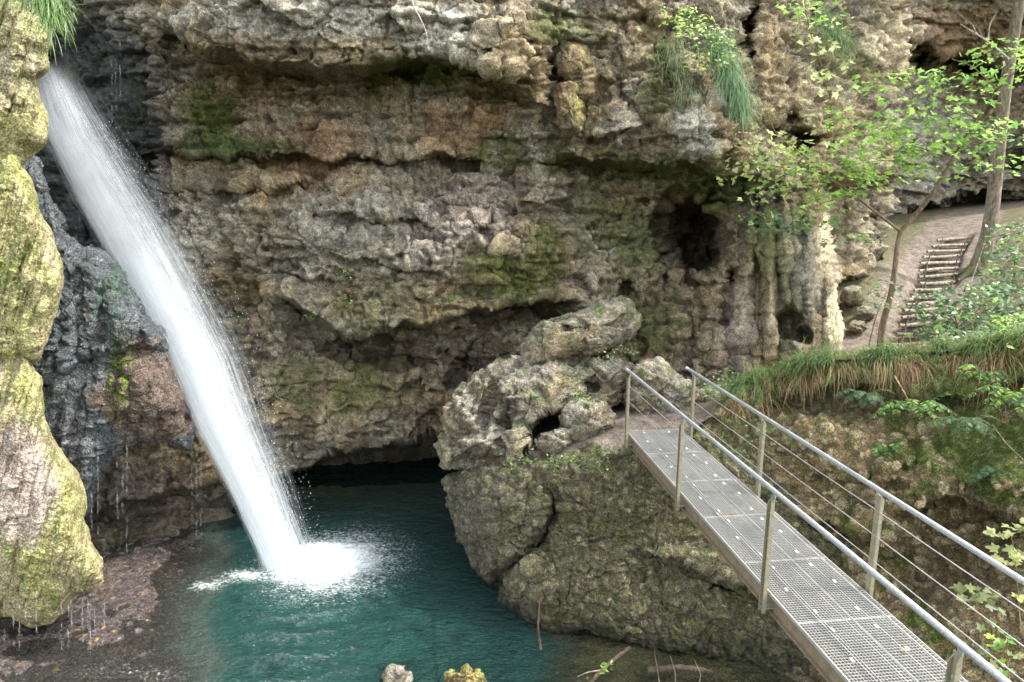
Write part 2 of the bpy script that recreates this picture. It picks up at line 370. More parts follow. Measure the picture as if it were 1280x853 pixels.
def blob(name, poly, surf, T, back, mat, step=2.2, n=3.0, seed=0, parent=None, rough=None, colf=None, feats=None, centre=None, zmin=None, flip=False):
    """closed rock: silhouette polygon (photo px), front surface depths (TPS control), edge rounding T, back depth"""
    P = np.array(poly, float); Pc = np.r_[P, P[:1]]
    s = np.r_[0, np.cumsum(np.linalg.norm(np.diff(Pc, axis=0), axis=1))]
    m = int(max(40, s[-1] / step)); u = np.linspace(0, s[-1], m, endpoint=False)
    O = np.stack([np.interp(u, s, Pc[:, k]) for k in range(2)], -1)
    for _ in range(2): O = (np.roll(O, 1, 0) + 2 * O + np.roll(O, -1, 0)) / 4
    c = np.array(centre, float) if centre else P.mean(0)
    R = np.linalg.norm(O - c, axis=1).max()
    nr = int(max(14, R / step)); ph = np.linspace(.02, np.pi / 2, nr)
    rf = np.sin(ph) ** .9; nb = max(6, nr // 4)
    rb = np.sin(np.linspace(np.pi / 2, .03, nb + 1)[1:])
    rho = np.r_[rf, rb]; isb = np.r_[np.zeros(nr), np.ones(nb)]
    px = c[0] + rho[:, None] * (O[None, :, 0] - c[0]); py = c[1] + rho[:, None] * (O[None, :, 1] - c[1])
    Y = tps(surf, px, py, .05) if len(surf) > 3 else np.full(px.shape, surf[0][2])
    prof = 1 - (1 - np.minimum(rho, 1) ** n) ** (1 / 2.2)
    Y = Y + np.where(isb[:, None] > 0, T + back * np.sqrt(np.maximum(0, 1 - rho[:, None] ** 2)), T * prof[:, None])
    if feats:
        Yf = feats(Y.copy(), px, py); Y = np.where(isb[:, None] > 0, Y, Yf)
    V = pt(px, py, Y).reshape(-1, 3)
    Fq = grid_faces(len(rho), m, True)
    Nn = vnormals(V, Fq)
    if (Nn[:m * nr // 2] * (V[:m * nr // 2] - np.array([0, 0, CAMZ]))).sum() > 0: Fq = Fq[:, ::-1]; Nn = -Nn
    r = dict(big=.10, mid=.08, small=.03, peb=.025, pebs=.14, strata=.02); r.update(rough or {})
    V2, d, idv = roughen(V, Nn, seed=seed, **r)
    Nn = vnormals(V2, Fq)
    if (Nn[:m] * (V2[:m] - np.array([0, 0, CAMZ]))).sum() > 0 and False: Nn = -Nn
    pxf, pyf = px.ravel(), py.ravel()
    C = colf(V2, Nn, pxf, pyf, d, idv) if colf else rock_colour(V2, Nn, seed)
    # caps
    k0 = np.arange(m); k1 = (k0 + 1) % m; b0 = (len(rho) - 1) * m
    nV = len(V2); V2 = np.r_[V2, V2[:m].mean(0)[None], V2[b0:].mean(0)[None]]; C = np.r_[C, C[:1], C[-1:]]
    T0 = np.stack([np.full(m, nV), k0, k1], -1); T1 = np.stack([np.full(m, nV + 1), b0 + k1, b0 + k0], -1)
    return mesh(name, V2, [Fq, np.r_[T0, T1]], mat, parent, col=C)
# ================================================================== MAIN CLIFF
def axis(lo, a, b, hi, st, stout):
    return np.r_[np.arange(lo, a, stout), np.arange(a, b, st), np.arange(b, hi + stout, stout)]
gx = axis(-260, 40, 1130, 1190, 2.0, 8.0); gy = axis(-420, -40, 720, 760, 2.0, 9.0)
px, py = np.meshgrid(gx, gy)
ctrl = [(-250, 0, 13.5), (-250, 600, 12), (60, -100, 14.2), (120, 100, 14.5), (150, 250, 14.0), (230, 340, 13.6), (60, 300, 13.5), (40, 550, 12.6),
    (200, 150, 13.7), (200, 320, 13.7), (260, 40, 12.9), (400, 20, 12.4), (400, 80, 12.7), (300, 150, 13.5), (450, 120, 13.3), (550, 50, 12.7), (640, 60, 12.8),
    (640, 140, 13.2), (450, 220, 13.3), (560, 280, 13.4), (400, 320, 13.2), (330, 420, 13.3), (480, 380, 13.2), (600, 340, 13.5), (700, 300, 14.1),
    (720, 180, 13.9), (720, 60, 13.8), (800, 90, 13.6), (870, 165, 12.9), (905, 190, 12.95), (800, 210, 13.7), (860, 320, 14.0), (780, 340, 14.2), (930, 330, 13.5),
    (950, 240, 13.4), (1000, 350, 13.2), (1035, 430, 12.9), (900, 440, 13.3), (980, 60, 14.6), (1050, 120, 15.6), (1100, 60, 17.5), (1035, 260, 13.9), (1090, 240, 15.2),
    (1100, 320, 15.6), (1130, 180, 16.6), (1180, 60, 19), (1180, 300, 17.0), (930, 500, 12.9), (800, 450, 13.4), (700, 430, 14.0), (600, 450, 13.9), (480, 460, 13.6), (440, 545, 13.5), (360, 560, 13.5),
    (550, 530, 14.2), (120, 610, 12.3), (200, 600, 12.8), (260, 560, 13.2), (160, 690, 12.2), (260, 650, 13.2), (700, 600, 14.3), (560, 640, 14.5), (330, 640, 14.2),
    (400, -150, 12.6), (700, -150, 13.6), (1000, -150, 15.5), (400, -400, 13.4), (900, -400, 15.5), (0, -400, 14.5), (1180, -300, 19)]
Y = tps(ctrl, px, py, .03)
Y = vstep(Y, px, py, [(188, -420), (190, 60), (195, 150), (197, 260), (215, 330), (262, 420), (300, 500)], -.9, -400, 7)
Y = ledge(Y, px, py, [(195, 20), (250, 55), (300, 72), (400, 88), (470, 78), (540, 66), (600, 82), (650, 112)], 1.25, 110, .25, 40, 14, seed=11)
Y = ledge(Y, px, py, [(190, 188), (300, 192), (430, 196), (530, 190), (590, 200)], .6, 34, .18, 14, 5, seed=12)
Y = ledge(Y, px, py, [(400, 262), (470, 272), (540, 278)], .4, 26, .16, 12, 4, seed=13)
Y = ledge(Y, px, py, [(205, 232), (300, 236), (380, 228)], .15, 16, .06, 9, 4, seed=14)
Y = ledge(Y, px, py, [(430, 320), (520, 330), (560, 345)], .32, 20, .08, 12, 4, seed=15)
Y = ledge(Y, px, py, [(360, 372), (400, 392), (440, 422), (500, 404), (560, 394), (640, 376), (712, 372)], 1.5, 60, .30, 28, 8, seed=16)
Y = ledge(Y, px, py, [(300, 330), (370, 345), (420, 350)], .2, 25, .1, 12, 5, seed=17)
Y = ledge(Y, px, py, [(690, 192), (740, 200), (800, 204), (850, 206), (900, 214), (950, 216)], 1.0, 70, .2, 26, 7, seed=18)
Y = ledge(Y, px, py, [(640, 120), (670, 128), (690, 140)], .3, 40, .1, 12, 5, seed=19)
Y = ledge(Y, px, py, [(800, 246), (830, 238), (880, 250), (915, 246)], .5, 45, .15, 20, 6, seed=20)
Y = ledge(Y, px, py, [(300, 618), (350, 592), (440, 560), (500, 552), (555, 541), (640, 545)], 3.3, 900, .25, 20, 6, fade=15, seed=21)
Y = ledge(Y, px, py, [(100, 640), (180, 622), (270, 600), (310, 590)], .7, 60, .1, 20, 8, seed=22)
Y = ledge(Y, px, py, [(950, 150), (1000, 160), (1040, 170)], .4, 40, .15, 20, 6, seed=23)
Y = ledge(Y, px, py, [(1046, 352), (1075, 345), (1100, 318), (1125, 300)], 1.8, 900, .3, 16, 6, fade=8, seed=24)
# caves, slits
Y = hole(Y, px, py, 862, 292, 46, 60, 1.3, -.10, .40, 31)
Y = hole(Y, px, py, 872, 298, 27, 48, 2.8, -.12, .5, 31)
Y = hole(Y, px, py, 834, 296, 24, 66, .9, .1, .7, 32)
Y = hole(Y, px, py, 916, 346, 8, 15, .8, .2, .6, 33)
Y = hole(Y, px, py, 985, 404, 17, 22, .9, .2, .5, 34)
Y = hole(Y, px, py, 1002, 420, 12, 12, 1.0, .2, .6, 34)
Y = hole(Y, px, py, 1000, 178, 22, 26, 1.4, .5, .6, 35)
Y = hole(Y, px, py, 782, 360, 9, 14, .6, .2, .6, 36)
Y = hole(Y, px, py, 941, 32, 6, 44, .9, .06, .6, 37)
Y = hole(Y, px, py, 985, 145, 16, 10, .6, .3, .7, 38)
Y = hole(Y, px, py, 700, 95, 28, 40, .55, .2, .7, 39)
Y = hole(Y, px, py, 690, 165, 22, 30, .4, .2, .7, 40)
Y = hole(Y, px, py, 640, 395, 60, 14, .5, -.1, .7, 41)
Y = hole(Y, px, py, 480, 442, 80, 26, 1.1, .1, .8, 42)
Y = hole(Y, px, py, 600, 445, 60, 30, .5, .4, .8, 42)
Y = hole(Y, px, py, 360, 330, 40, 25, .3, .4, .8, 43)
Y = hole(Y, px, py, 575, 460, 10, 40, .8, .5, .7, 44)
# bulges
for cx, cy, rx, ry, a, an in [(870, 165, 45, 50, -.45, .6), (920, 190, 40, 30, -.3, .5), (770, 165, 26, 45, -.5, -.1), (640, 60, 50, 60, -.35, 0), (560, 310, 90, 60, -.35, 0), (660, 310, 60, 50, -.25, 0), (590, 240, 60, 60, -.15, 0), (300, 430, 50, 40, -.3, .5), (430, 310, 80, 40, -.25, .2), (640, 400, 60, 20, -.2, 0),
        (935, 300, 9, 90, -.4, .05), (958, 300, 8, 120, -.3, .03), (924, 400, 18, 70, -.45, 0), (965, 380, 8, 80, -.3, 0), (980, 300, 8, 70, -.2, 0), (1010, 340, 16, 80, -.3, 0), (895, 410, 14, 60, -.3, 0), (1040, 400, 12, 70, -.25, .05), (1000, 435, 12, 14, -.5, 0), (850, 260, 60, 16, -.3, .1), (975, 90, 40, 60, -.3, 0), (1110, 60, 40, 40, -.5, .2), (255, 430, 30, 60, -.3, .6), (330, 500, 60, 50, -.25, .3), (540, 470, 60, 60, -.3, .3)]:
    Y = hole(Y, px, py, cx, cy, rx, ry, a, an, .8, 50)
# edge of the travertine curtain
fl = np.stack([px / 7., py / 120., 0 * px], -1).reshape(-1, 3)
Y += .09 * ss(840, 920, px) * ss(230, 280, py) * gn(fl, 63).reshape(px.shape)
Y = vstep(Y, px, py, [(1020, 225), (1030, 270), (1037, 310), (1042, 350), (1052, 400), (1066, 445), (1075, 500)], 2.2, 400, 5, 12, 25, 3)
# vertical flutes on the travertine side
fl = np.stack([px / 16., py / 160., 0 * px], -1).reshape(-1, 3)
Y += .24 * ss(800, 900, px) * ss(220, 280, py) * gn(fl, 61).reshape(px.shape)
fl = np.stack([px / 22., py / 110., 0 * px], -1).reshape(-1, 3)
Y += .14 * gn(fl, 62).reshape(px.shape) * (spot(px, py, 640, 120, 120, 120) + spot(px, py, 1000, 100, 120, 160))
V = pt(px, py, Y).reshape(-1, 3); Fq = grid_faces(*px.shape)
Nn = vnormals(V, Fq)
if (Nn * (V - np.array([0, 0, CAMZ]))).sum() > 0: Fq = Fq[:, ::-1]; Nn = -Nn
flw = 1 - .75 * (ss(880, 940, px) * ss(235, 280, py) * ss(1075, 1050, px)).ravel()
flw = flw * (.30 + .70 * ss(-.75, -.15, Nn[:, 2]))
V, dd, idv = roughen(V, Nn, .20, .05, .028, .0, .07, .06, 100, .50, flw, 1.25, .20, .07)
V = V + Nn * (flw * (.045 * fbm(V * np.array([.22, .22, 1]), .13, 3, 151)))[:, None]
V, _, _ = roughen(V, vnormals(V, Fq), 0, 0, .016, .010, .045, .02, 140, .0)
Nn = vnormals(V, Fq)
fx, fy = px.ravel(), py.ravel()
n2 = fbm(V, .5, 4, 221); n3 = fbm(V, .16, 3, 222); nst = fbm(V * np.array([.25, .25, 1]), .18, 3, 223)
C = rock_colour(V, Nn, 200, .30)
def paint(C, col, cx, cy, rx, ry, amt=.8, brk=.35, soft=.7):
    k = spot(fx, fy, cx, cy, rx, ry, soft); k = k * ss(-brk, brk, n2 + .5 * n3 + (k - .5) * .8)
    return mixc(C, col, k * amt)
C = mixc(C, BRN * 1.1, ss(.1, .5, nst) * .5)
for a in [(LGREY, 400, 25, 260, 26, .8), (LGREY, 560, 40, 70, 30, .6), (GREY, 450, 300, 130, 60, .7), (LGREY * .8, 440, 270, 90, 30, .5), (GREY, 400, 430, 80, 40, .5), (PURP, 600, 250, 70, 60, .7), (PURP, 560, 310, 60, 40, .6), (OCH, 580, 155, 60, 45, .65), (OCH, 390, 190, 70, 50, .55), (OCH, 300, 120, 60, 50, .4), (BRN, 300, 80, 110, 40, .7), (BRN, 450, 100, 90, 26, .5), (TAN, 640, 60, 50, 60, .6), (LGREY, 870, 165, 30, 40, .8), (LGREY * .9, 770, 165, 22, 30, .5), (CREAM, 1100, 60, 35, 30, .8), (TAN, 960, 90, 50, 90, .6), (TAN, 1010, 200, 60, 60, .5), (BRN * .9, 820, 400, 80, 60, .8), (BRN, 780, 300, 60, 70, .5), (BRN * 1.1, 862, 300, 44, 60, .8),
        (TAN * .9, 920, 330, 60, 80, .6), (GREY * 1.1, 1000, 340, 30, 80, .6), (PURP * 1.1, 925, 410, 26, 60, .6), (BRN * .8, 540, 460, 140, 60, .55), (GREY * .8, 360, 470, 60, 40, .4), (PURP, 200, 630, 110, 50, .5)]:
    C = paint(C, *a)
C = paint(C, CREAM * 1.15, 1030, 290, 10, 60, .9); C = paint(C, CREAM * 1.25, 1046, 395, 15, 50, 1); C = paint(C, CREAM * 1.2, 1056, 435, 12, 22, .9)  # sunlit strips of the travertine edge, put into the colour as cream
MG = MOSS * np.array([.95, .74, .9])
for a in [(MG, 265, 140, 40, 50, 1.), (MOSSD * 1.2, 300, 185, 100, 14, .8), (MG, 510, 88, 55, 22, .95), (MG, 560, 100, 35, 25, .8), (MG, 470, 100, 20, 30, .7), (MG, 620, 190, 40, 30, .8), (MG, 690, 200, 30, 30, .7), (MG, 640, 350, 45, 40, .95), (MG, 600, 330, 30, 30, .7), (MG, 680, 330, 30, 60, .8), (MG, 850, 215, 80, 22, .9), (MG, 760, 210, 50, 26, .8), (MG, 720, 40, 30, 40, .6), (MG, 830, 110, 30, 60, .7), (MG, 680, 30, 26, 30, .8), (MG, 470, 390, 60, 40, .5), (MG, 380, 480, 50, 40, .6), (MG, 450, 480, 50, 50, .6), (MOSSD * 1.3, 800, 410, 60, 50, .6), (MOSSD * 1.3, 960, 300, 30, 60, .6), (MOSSD * 1.4, 790, 300, 40, 60, .6), (MOSSD * 1.5, 900, 240, 50, 30, .7), (MG, 620, 110, 18, 30, .6), (MG, 740, 270, 40, 50, .5),
        (MG * 1.2, 1040, 60, 24, 50, .7), (MG * 1.3, 1080, 90, 26, 30, .5), (MG, 985, 380, 20, 40, .5), (MG, 150, 660, 30, 20, .5)]:
    C = paint(C, *a)
wet = ss(0, 1, spot(fx, fy, 100, 220, 110, 220, .3) + .8 * spot(fx, fy, 280, 400, 70, 90, .6) + .7 * spot(fx, fy, 200, 640, 150, 50, .6) + .6 * spot(fx, fy, 430, 560, 120, 30, .6))
wet = np.maximum(wet, ss(-.25, -.0, .35 - V[:, 2]))
C = mixc(C, SLATE * (1 + .4 * n2[:, None]), spot(fx, fy, 110, 230, 95, 230, .3) * .85)
C = mixc(C, MOSSD * .9, spot(fx, fy, 130, 160, 60, 90, .5) * ss(0, .3, n2) * .7)
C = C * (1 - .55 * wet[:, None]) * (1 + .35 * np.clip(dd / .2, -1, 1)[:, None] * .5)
rim = np.interp(fy, [-420, 0, 60, 120, 180, 250, 305, 330], [1160, 1136, 1138, 1128, 1122, 1114, 1106, 1100]) + 5 * gn(np.stack([fy / 22., fy / 60., 0 * fy], -1), 9)
keep = (V[:, 2] > -.7) & (fx < rim)
Fq = Fq[keep[Fq].all(1)]
cliffV, cliffN, cliffC = V, Nn, C
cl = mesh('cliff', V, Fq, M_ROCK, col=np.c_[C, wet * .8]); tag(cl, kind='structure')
# ================================================================== BACK CLIFF (beyond the steps)
bx = axis(1000, 1030, 1290, 1500, 2.2, 9.0); by = axis(-330, -20, 330, 330, 2.2, 9.0)
px, py = np.meshgrid(bx, by)
Y = tps([(1000, 0, 21), (1060, 60, 21.5), (1130, 30, 22.5), (1180, 120, 24.5), (1280, 0, 22), (1280, 100, 24), (1200, 200, 25), (1280, 200, 24), (1120, 220, 24.5), (1150, 290, 26.5), (1280, 270, 26), (1500, 0, 24), (1500, 250, 24), (1100, -200, 23), (1400, -300, 24), (1000, -300, 22), (1000, 300, 22), (1500, 330, 27)], px, py, .03)
Y = ledge(Y, px, py, [(1140, 50), (1180, 66), (1220, 78), (1300, 70), (1500, 60)], 1.3, 70, .4, 40, 6, seed=71)
Y = ledge(Y, px, py, [(1120, 262), (1150, 258), (1190, 246), (1240, 240), (1290, 245), (1500, 250)], 1.6, 500, .2, 20, 5, seed=72)
Y = hole(Y, px, py, 1200, 78, 36, 12, 1.5, .1, .6, 73); Y = hole(Y, px, py, 1148, 70, 8, 20, 1.4, .2, .6, 74); Y = hole(Y, px, py, 1105, 100, 7, 8, 1., 0, .6, 75); Y = hole(Y, px, py, 1265, 215, 5, 30, .7, .3, .6, 76)
Y = hole(Y, px, py, 1120, 40, 36, 36, -.9, .3, .8, 77)
V = pt(px, py, Y).reshape(-1, 3); Fq = grid_faces(*px.shape); Nn = vnormals(V, Fq)
if (Nn * (V - np.array([0, 0, CAMZ]))).sum() > 0: Fq = Fq[:, ::-1]; Nn = -Nn
V, dd, idv = roughen(V, Nn, .35, .10, .03, .0, .1, .10, 300, .5, 1., 2., .25, .1); Nn = vnormals(V, Fq)
fx, fy = px.ravel(), py.ravel(); n2 = fbm(V, .7, 4, 321); n3 = fbm(V, .2, 3, 322)
C = rock_colour(V, Nn, 320, .12, LGREY * .9, TAN * 1.1, GREY, PURP * 1.2)
for a in [(OCH * .9, 1200, 40, 90, 40, .6), (TAN, 1240, 30, 80, 40, .5), (CREAM, 1110, 70, 40, 40, .7), (LGREY, 1180, 190, 90, 60, .6), (BRN, 1200, 80, 50, 14, .8), (MOSS * 1.3, 1060, 120, 40, 60, .5), (SLATE * 2, 1270, 190, 20, 30, .5)]:
    C = paint(C, *a)
bc = mesh('rear_cliff', V, Fq, M_ROCK, col=C); tag(bc, kind='structure')
# ================================================================== GROUND: path, slope, ledge by the bridge
gctl = [(560, 588, 10.7), (560, 574, 11.8), (700, 572, 10.35), (700, 545, 11.5), (790, 552, 10.15), (790, 520, 11.5), (870, 541, 10.5), (870, 505, 11.7), (925, 488, 12.3), (960, 466, 12.7), (1000, 456, 12.4), (1060, 446, 12.8), (930, 492, 11.0), (1000, 462, 10.7), (1100, 447, 10.1), (1200, 441, 9.6), (1280, 430, 9.0), (1400, 415, 8.0),
    (1145, 437, 13.8), (1080, 438, 13.2), (1062, 400, 15.2), (1100, 375, 15.8), (1100, 330, 17.6), (1150, 388, 16.0), (1172, 340, 18.0), (1190, 300, 20.0), (1228, 336, 17.6), (1280, 300, 18.2), (1215, 266, 23.5), (1290, 250, 25), (1150, 270, 24), (1280, 400, 13), (1280, 350, 15.5), (1400, 330, 15), (1400, 240, 22)]
stp = [(1140, 433, 14.0), (1147, 408, 14.9), (1152, 390, 15.75), (1158, 374, 16.5), (1171, 356, 17.35), (1173, 339, 18.1), (1177, 323, 18.85), (1187, 309, 19.55)]
gctl = [g for g in gctl if g[:2] not in ((1172, 340), (1150, 388))] + [(a, b + 2.5, c) for a, b, c in stp]
ga = np.array(gctl); gw = pt(ga[:, 0], ga[:, 1], ga[:, 2])
xs = np.arange(-1.6, 19, .05); ys = np.arange(9.6, 30, .05); gxx, gyy = np.meshgrid(xs, ys)
def ground_z(x, y): return tps(gw, x, y, .004)
gz = ground_z(gxx, gyy)
edge = [(-1.6, 30), (-.95, 12.6), (-.6, 11.0), (.0, 10.8), (.75, 10.5), (1.9, 10.35), (2.75, 10.55), (3.75, 11.05), (4.55, 10.75), (5.5, 10.15), (6.5, 9.65), (30, 9.6)]
ea = np.array(edge); front = np.interp(xs, ea[:, 0], ea[:, 1])[None] + 0 * gyy
V = np.stack([gxx, gyy, gz], -1).reshape(-1, 3)
pathline = pt([700, 820, 905, 960, 1060, 1120, 1150, 1165, 1190, 1212, 1240, 1300], [558, 528, 490, 466, 446, 432, 400, 350, 300, 270, 258, 250], [10.9, 11.2, 12.1, 12.7, 12.9, 14, 15.6, 17.6, 20, 23, 24.5, 25.5])
pd = np.full(len(V), 99.)
for a, b in zip(pathline[:-1], pathline[1:]):
    ab = (b - a)[:2]; t = np.clip(((V[:, :2] - a[:2]) @ ab) / (ab @ ab), 0, 1); pd = np.minimum(pd, np.linalg.norm(V[:, :2] - a[:2] - t[:, None] * ab, axis=1))
onpath = 1 - ss(.7, 1.3, pd + .3 * fbm(V, .6, 3, 401))
V[:, 2] -= .22 * ss(.45, 0, (gyy - front).ravel()) * (V[:, 0] < 3)
V[:, 2] += (.05 * fbm(V, 1., 4, 402) + .025 * fbm(V, .18, 3, 403)) * (1 - .6 * onpath)
sw = np.array([[*pt(a_, b_, c_)[:2], 0] for a_, b_, w_, c_ in [(1140, 433, 46, 14.0), (1146, 420, 46, 14.4), (1147, 408, 40, 14.9), (1149, 398, 38, 15.35), (1152, 390, 40, 15.75), (1153, 382, 34, 16.1), (1158, 374, 34, 16.5), (1163, 365, 36, 16.95), (1171, 356, 38, 17.35), (1172, 347, 42, 17.75), (1173, 339, 42, 18.1), (1175, 331, 42, 18.5), (1177, 323, 40, 18.85), (1182, 316, 40, 19.2), (1187, 309, 38, 19.55), (1192, 301, 36, 19.95)]])
sw[:, 2] = ground_z(sw[:, 0], sw[:, 1])
kx = np.searchsorted(sw[:, 1], V[:, 1] - .02) - 1
ins = (kx >= 0) & (kx < 15)
kk_ = np.clip(kx, 0, 15); wgt_ = ss(.62, .48, np.abs(V[:, 0] - np.interp(V[:, 1], sw[:, 1], sw[:, 0]))) * ins
V[:, 2] = V[:, 2] * (1 - wgt_) + wgt_ * (sw[kk_, 2] + .035 + .012 * fbm(V, .2, 3, 406))
n2 = fbm(V, .3, 4, 404); n3 = fbm(V, .08, 2, 405)
C = mixc(np.broadcast_to(np.array((.12, .09, .055)), (len(V), 3)), np.array((.07, .085, .03)), .5 + n2)
C = mixc(C, mixc(np.broadcast_to(np.array((.12, .094, .076)), (len(V), 3)), np.array((.20, .165, .138)), .4 + n2 + n3), onpath)
keep = (gyy > front - .03).ravel() & (V[:, 2] < 14)
Fq = grid_faces(*gxx.shape); Fq = Fq[keep[Fq].all(1)][:, ::-1]
pa = mesh('path', V, Fq, M_SOIL, col=C); tag(pa, kind='structure')
# ================================================================== RIGHT BANK
bcx = axis(800, 830, 1300, 1560, 2.2, 8.0); tt = np.r_[np.linspace(-.10, -.005, 8), np.linspace(0, 1, 250)]
topl = np.array([(800, 556), (850, 548), (880, 528), (905, 505), (930, 490), (960, 476), (1000, 460), (1040, 454), (1100, 448), (1150, 446), (1200, 441), (1240, 436), (1290, 428), (1560, 395)])
px, t2 = np.meshgrid(bcx, tt)
tp_ = np.interp(px, topl[:, 0], topl[:, 1]) + 6 * gn(np.stack([px / 24., 0 * px, 0 * px], -1).reshape(-1, 3), 3).reshape(px.shape)
py = tp_ + np.maximum(t2, 0) * (960 - tp_)
bctl = [(850, 548, 10.5), (930, 490, 11.1), (1000, 460, 10.8), (1100, 448, 10.2), (1200, 441, 9.6), (1290, 428, 9.0), (1560, 395, 7.2), (850, 620, 10.3), (930, 580, 10.5), (1000, 560, 10.1), (1100, 560, 9.5), (1200, 560, 8.7), (1290, 560, 8.0), (1000, 680, 9.6), (1100, 680, 8.9), (1200, 680, 8.1), (1290, 680, 7.4), (850, 760, 9.5), (1000, 780, 8.9), (1100, 780, 8.2), (1290, 800, 6.9), (850, 900, 8.8), (1000, 940, 8.1), (1290, 940, 6.3), (1560, 600, 6.4), (1560, 900, 5.5)]
Y = tps(bctl, px, py, .03)
Y = ledge(Y, px, py, [(1120, 500), (1200, 490), (1290, 470), (1500, 440)], .25, 50, .15, 26, 6, seed=81)
Y = ledge(Y, px, py, [(900, 520), (960, 500), (1060, 480), (1120, 482)], .25, 60, .1, 20, 6, seed=82)
Y = ledge(Y, px, py, [(1130, 640), (1190, 620), (1250, 650), (1330, 660), (1500, 640)], .55, 70, .3, 34, 6, seed=83)
Y = ledge(Y, px, py, [(1000, 640), (1060, 660), (1110, 690)], .3, 60, .2, 26, 6, seed=84)
for cx, cy, rx, ry, a, an in [(1060, 570, 90, 50, -.3, .2), (1150, 600, 70, 40, -.3, .2), (1110, 650, 60, 40, -.25, 0), (1250, 600, 50, 30, -.3, 0), (1000, 540, 60, 30, -.2, 0), (1180, 720, 70, 40, .25, 0)]:
    Y = hole(Y, px, py, cx, cy, rx, ry, a, an, .8, 85)
V3 = pt(px, py, Y); back = t2 < 0
V3[..., 1] += np.where(back, -t2 * 14, 0); V3[..., 0] += np.where(back, -t2 * 5, 0); V3[..., 2] -= np.where(back, .02 - t2 * 1.5, 0)
V = V3.reshape(-1, 3); Fq = grid_faces(*px.shape); Nn = vnormals(V, Fq)
if (Nn * (V - np.array([0, 0, CAMZ]))).sum() > 0: Fq = Fq[:, ::-1]; Nn = -Nn
def conglomerate(V, Nn, seed, amp=1.):
    W = V + .03 * np.stack([fbm(V, .2, 2, seed), fbm(V, .2, 2, seed + 1), fbm(V, .2, 2, seed + 2)], -1)
    d = .14 * fbm(V, 1.1, 3, seed + 3) + .09 * fbm(V, .4, 4, seed + 4, .55) + .02 * fbm(V, .1, 3, seed + 5)
    f1, f2, i1 = worley(W, .21, seed + 6); g1, g2, i2 = worley(W, .10, seed + 7); h1, h2, i3 = worley(W, .055, seed + 8)
    def dome(f, r): return np.sqrt(np.clip(1 - (f / r) ** 2, 0, 1))
    a = dome(f1, .46) * (i1 > .5) * .045; b = dome(g1, .5) * (i2 > .3) * .036; c = dome(h1, .5) * .015
    st = np.maximum(a, b) + c * .6
    big = a > b
    idc = np.where(big, i1, np.where(b > 0, i2, i3))
    return V + Nn * (d + amp * st)[:, None], st / .05, idc
V, st, idc = conglomerate(V, Nn, 500)
Nn = vnormals(V, Fq); fx, fy = px.ravel(), py.ravel(); n2 = fbm(V, .5, 4, 521); n3 = fbm(V, .16, 3, 522)
def cong_col(V, st, idc, n2, n3, mat=(.15, .115, .06)):
    peb = np.array((.30, .255, .155))[None] * (.55 + .95 * idc[:, None]) * np.array([1, 1, 1])[None] + .03 * (idc[:, None] * 7 % 1 - .5) * np.array([1, .2, -1])
    C = mixc(np.broadcast_to(np.array(mat), (len(V), 3)), peb, ss(.15, .7, st))
    C = mixc(C, np.array((.22, .125, .05)), ss(.15, .6, n2) * .55)
    return C
C = cong_col(V, st, idc, n2, n3, (.24, .175, .09))
C = mixc(C, MOSS * 1.1, ss(.0, .45, n2 + .6 * n3 - .1 + .5 * spot(fx, fy, 1230, 520, 140, 90, .6) + .35 * (1 - ss(0, 90, fy - np.interp(fx, topl[:, 0], topl[:, 1])))) * .85)
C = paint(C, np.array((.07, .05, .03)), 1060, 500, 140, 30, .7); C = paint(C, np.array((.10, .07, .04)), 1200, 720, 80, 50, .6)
C = paint(C, np.array((.06, .05, .03)), 960, 860, 140, 60, .9)  # dark patch painted on the bank where it lies in shade under the bridge
bankV, bankN, bankC = V, Nn, C
bk = mesh('bank', V, Fq, M_COB, col=C); tag(bk, kind='structure')
# ================================================================== ISLAND ROCK carrying the bridge end
ipoly = [(558, 602), (575, 588), (630, 578), (700, 568), (745, 558), (790, 548), (850, 540), (940, 560), (1040, 600), (1120, 700), (1130, 860), (1000, 890), (860, 845), (760, 815), (690, 790), (650, 778), (622, 745), (590, 705), (565, 660)]
isurf = [(558, 602, 10.9), (630, 580, 10.6), (700, 572, 10.35), (790, 552, 10.15), (850, 545, 10.3), (940, 565, 10.2), (1040, 610, 9.8), (560, 660, 10.7), (640, 650, 10.35), (700, 640, 10.0), (800, 640, 9.95), (900, 660, 9.7), (1000, 700, 9.3), (600, 715, 10.5), (640, 700, 10.1), (700, 720, 9.75), (800, 720, 9.5), (900, 760, 9.1), (1050, 800, 8.6), (650, 775, 9.95), (700, 790, 9.55), (760, 812, 9.3), (860, 845, 8.9), (1000, 890, 8.2), (1130, 860, 8)]
def ifeat(Y, x, y):
    p = [(672, 590), (690, 610), (696, 640), (680, 675), (650, 700), (626, 722), (610, 750)]
    d = np.full(x.shape, 999.)
    for (ax, ay), (bx_, by_) in zip(p[:-1], p[1:]):
        t = np.clip(((x - ax) * (bx_ - ax) + (y - ay) * (by_ - ay)) / ((bx_ - ax) ** 2 + (by_ - ay) ** 2), 0, 1)
        d = np.minimum(d, np.hypot(x - ax - t * (bx_ - ax), y - ay - t * (by_ - ay)))
    Y = Y + .55 * np.exp(-(d / 10.) ** 2) * ss(590, 650, y)
    Y = hole(Y, x, y, 650, 725, 60, 38, -.30, .5, .8, 90)
    Y = hole(Y, x, y, 620, 640, 50, 60, -.22, 0, .8, 91)
    Y = hole(Y, x, y, 900, 730, 20, 12, .3, 0, .8, 92)
    Y = ledge(Y, x, y, [(640, 770), (700, 778), (780, 800), (900, 830)], .6, 60, .05, 20, 6, seed=93)
    Y = ledge(Y, x, y, [(800, 690), (880, 710), (960, 740)], .25, 60, .15, 26, 6, seed=94)
    return Y
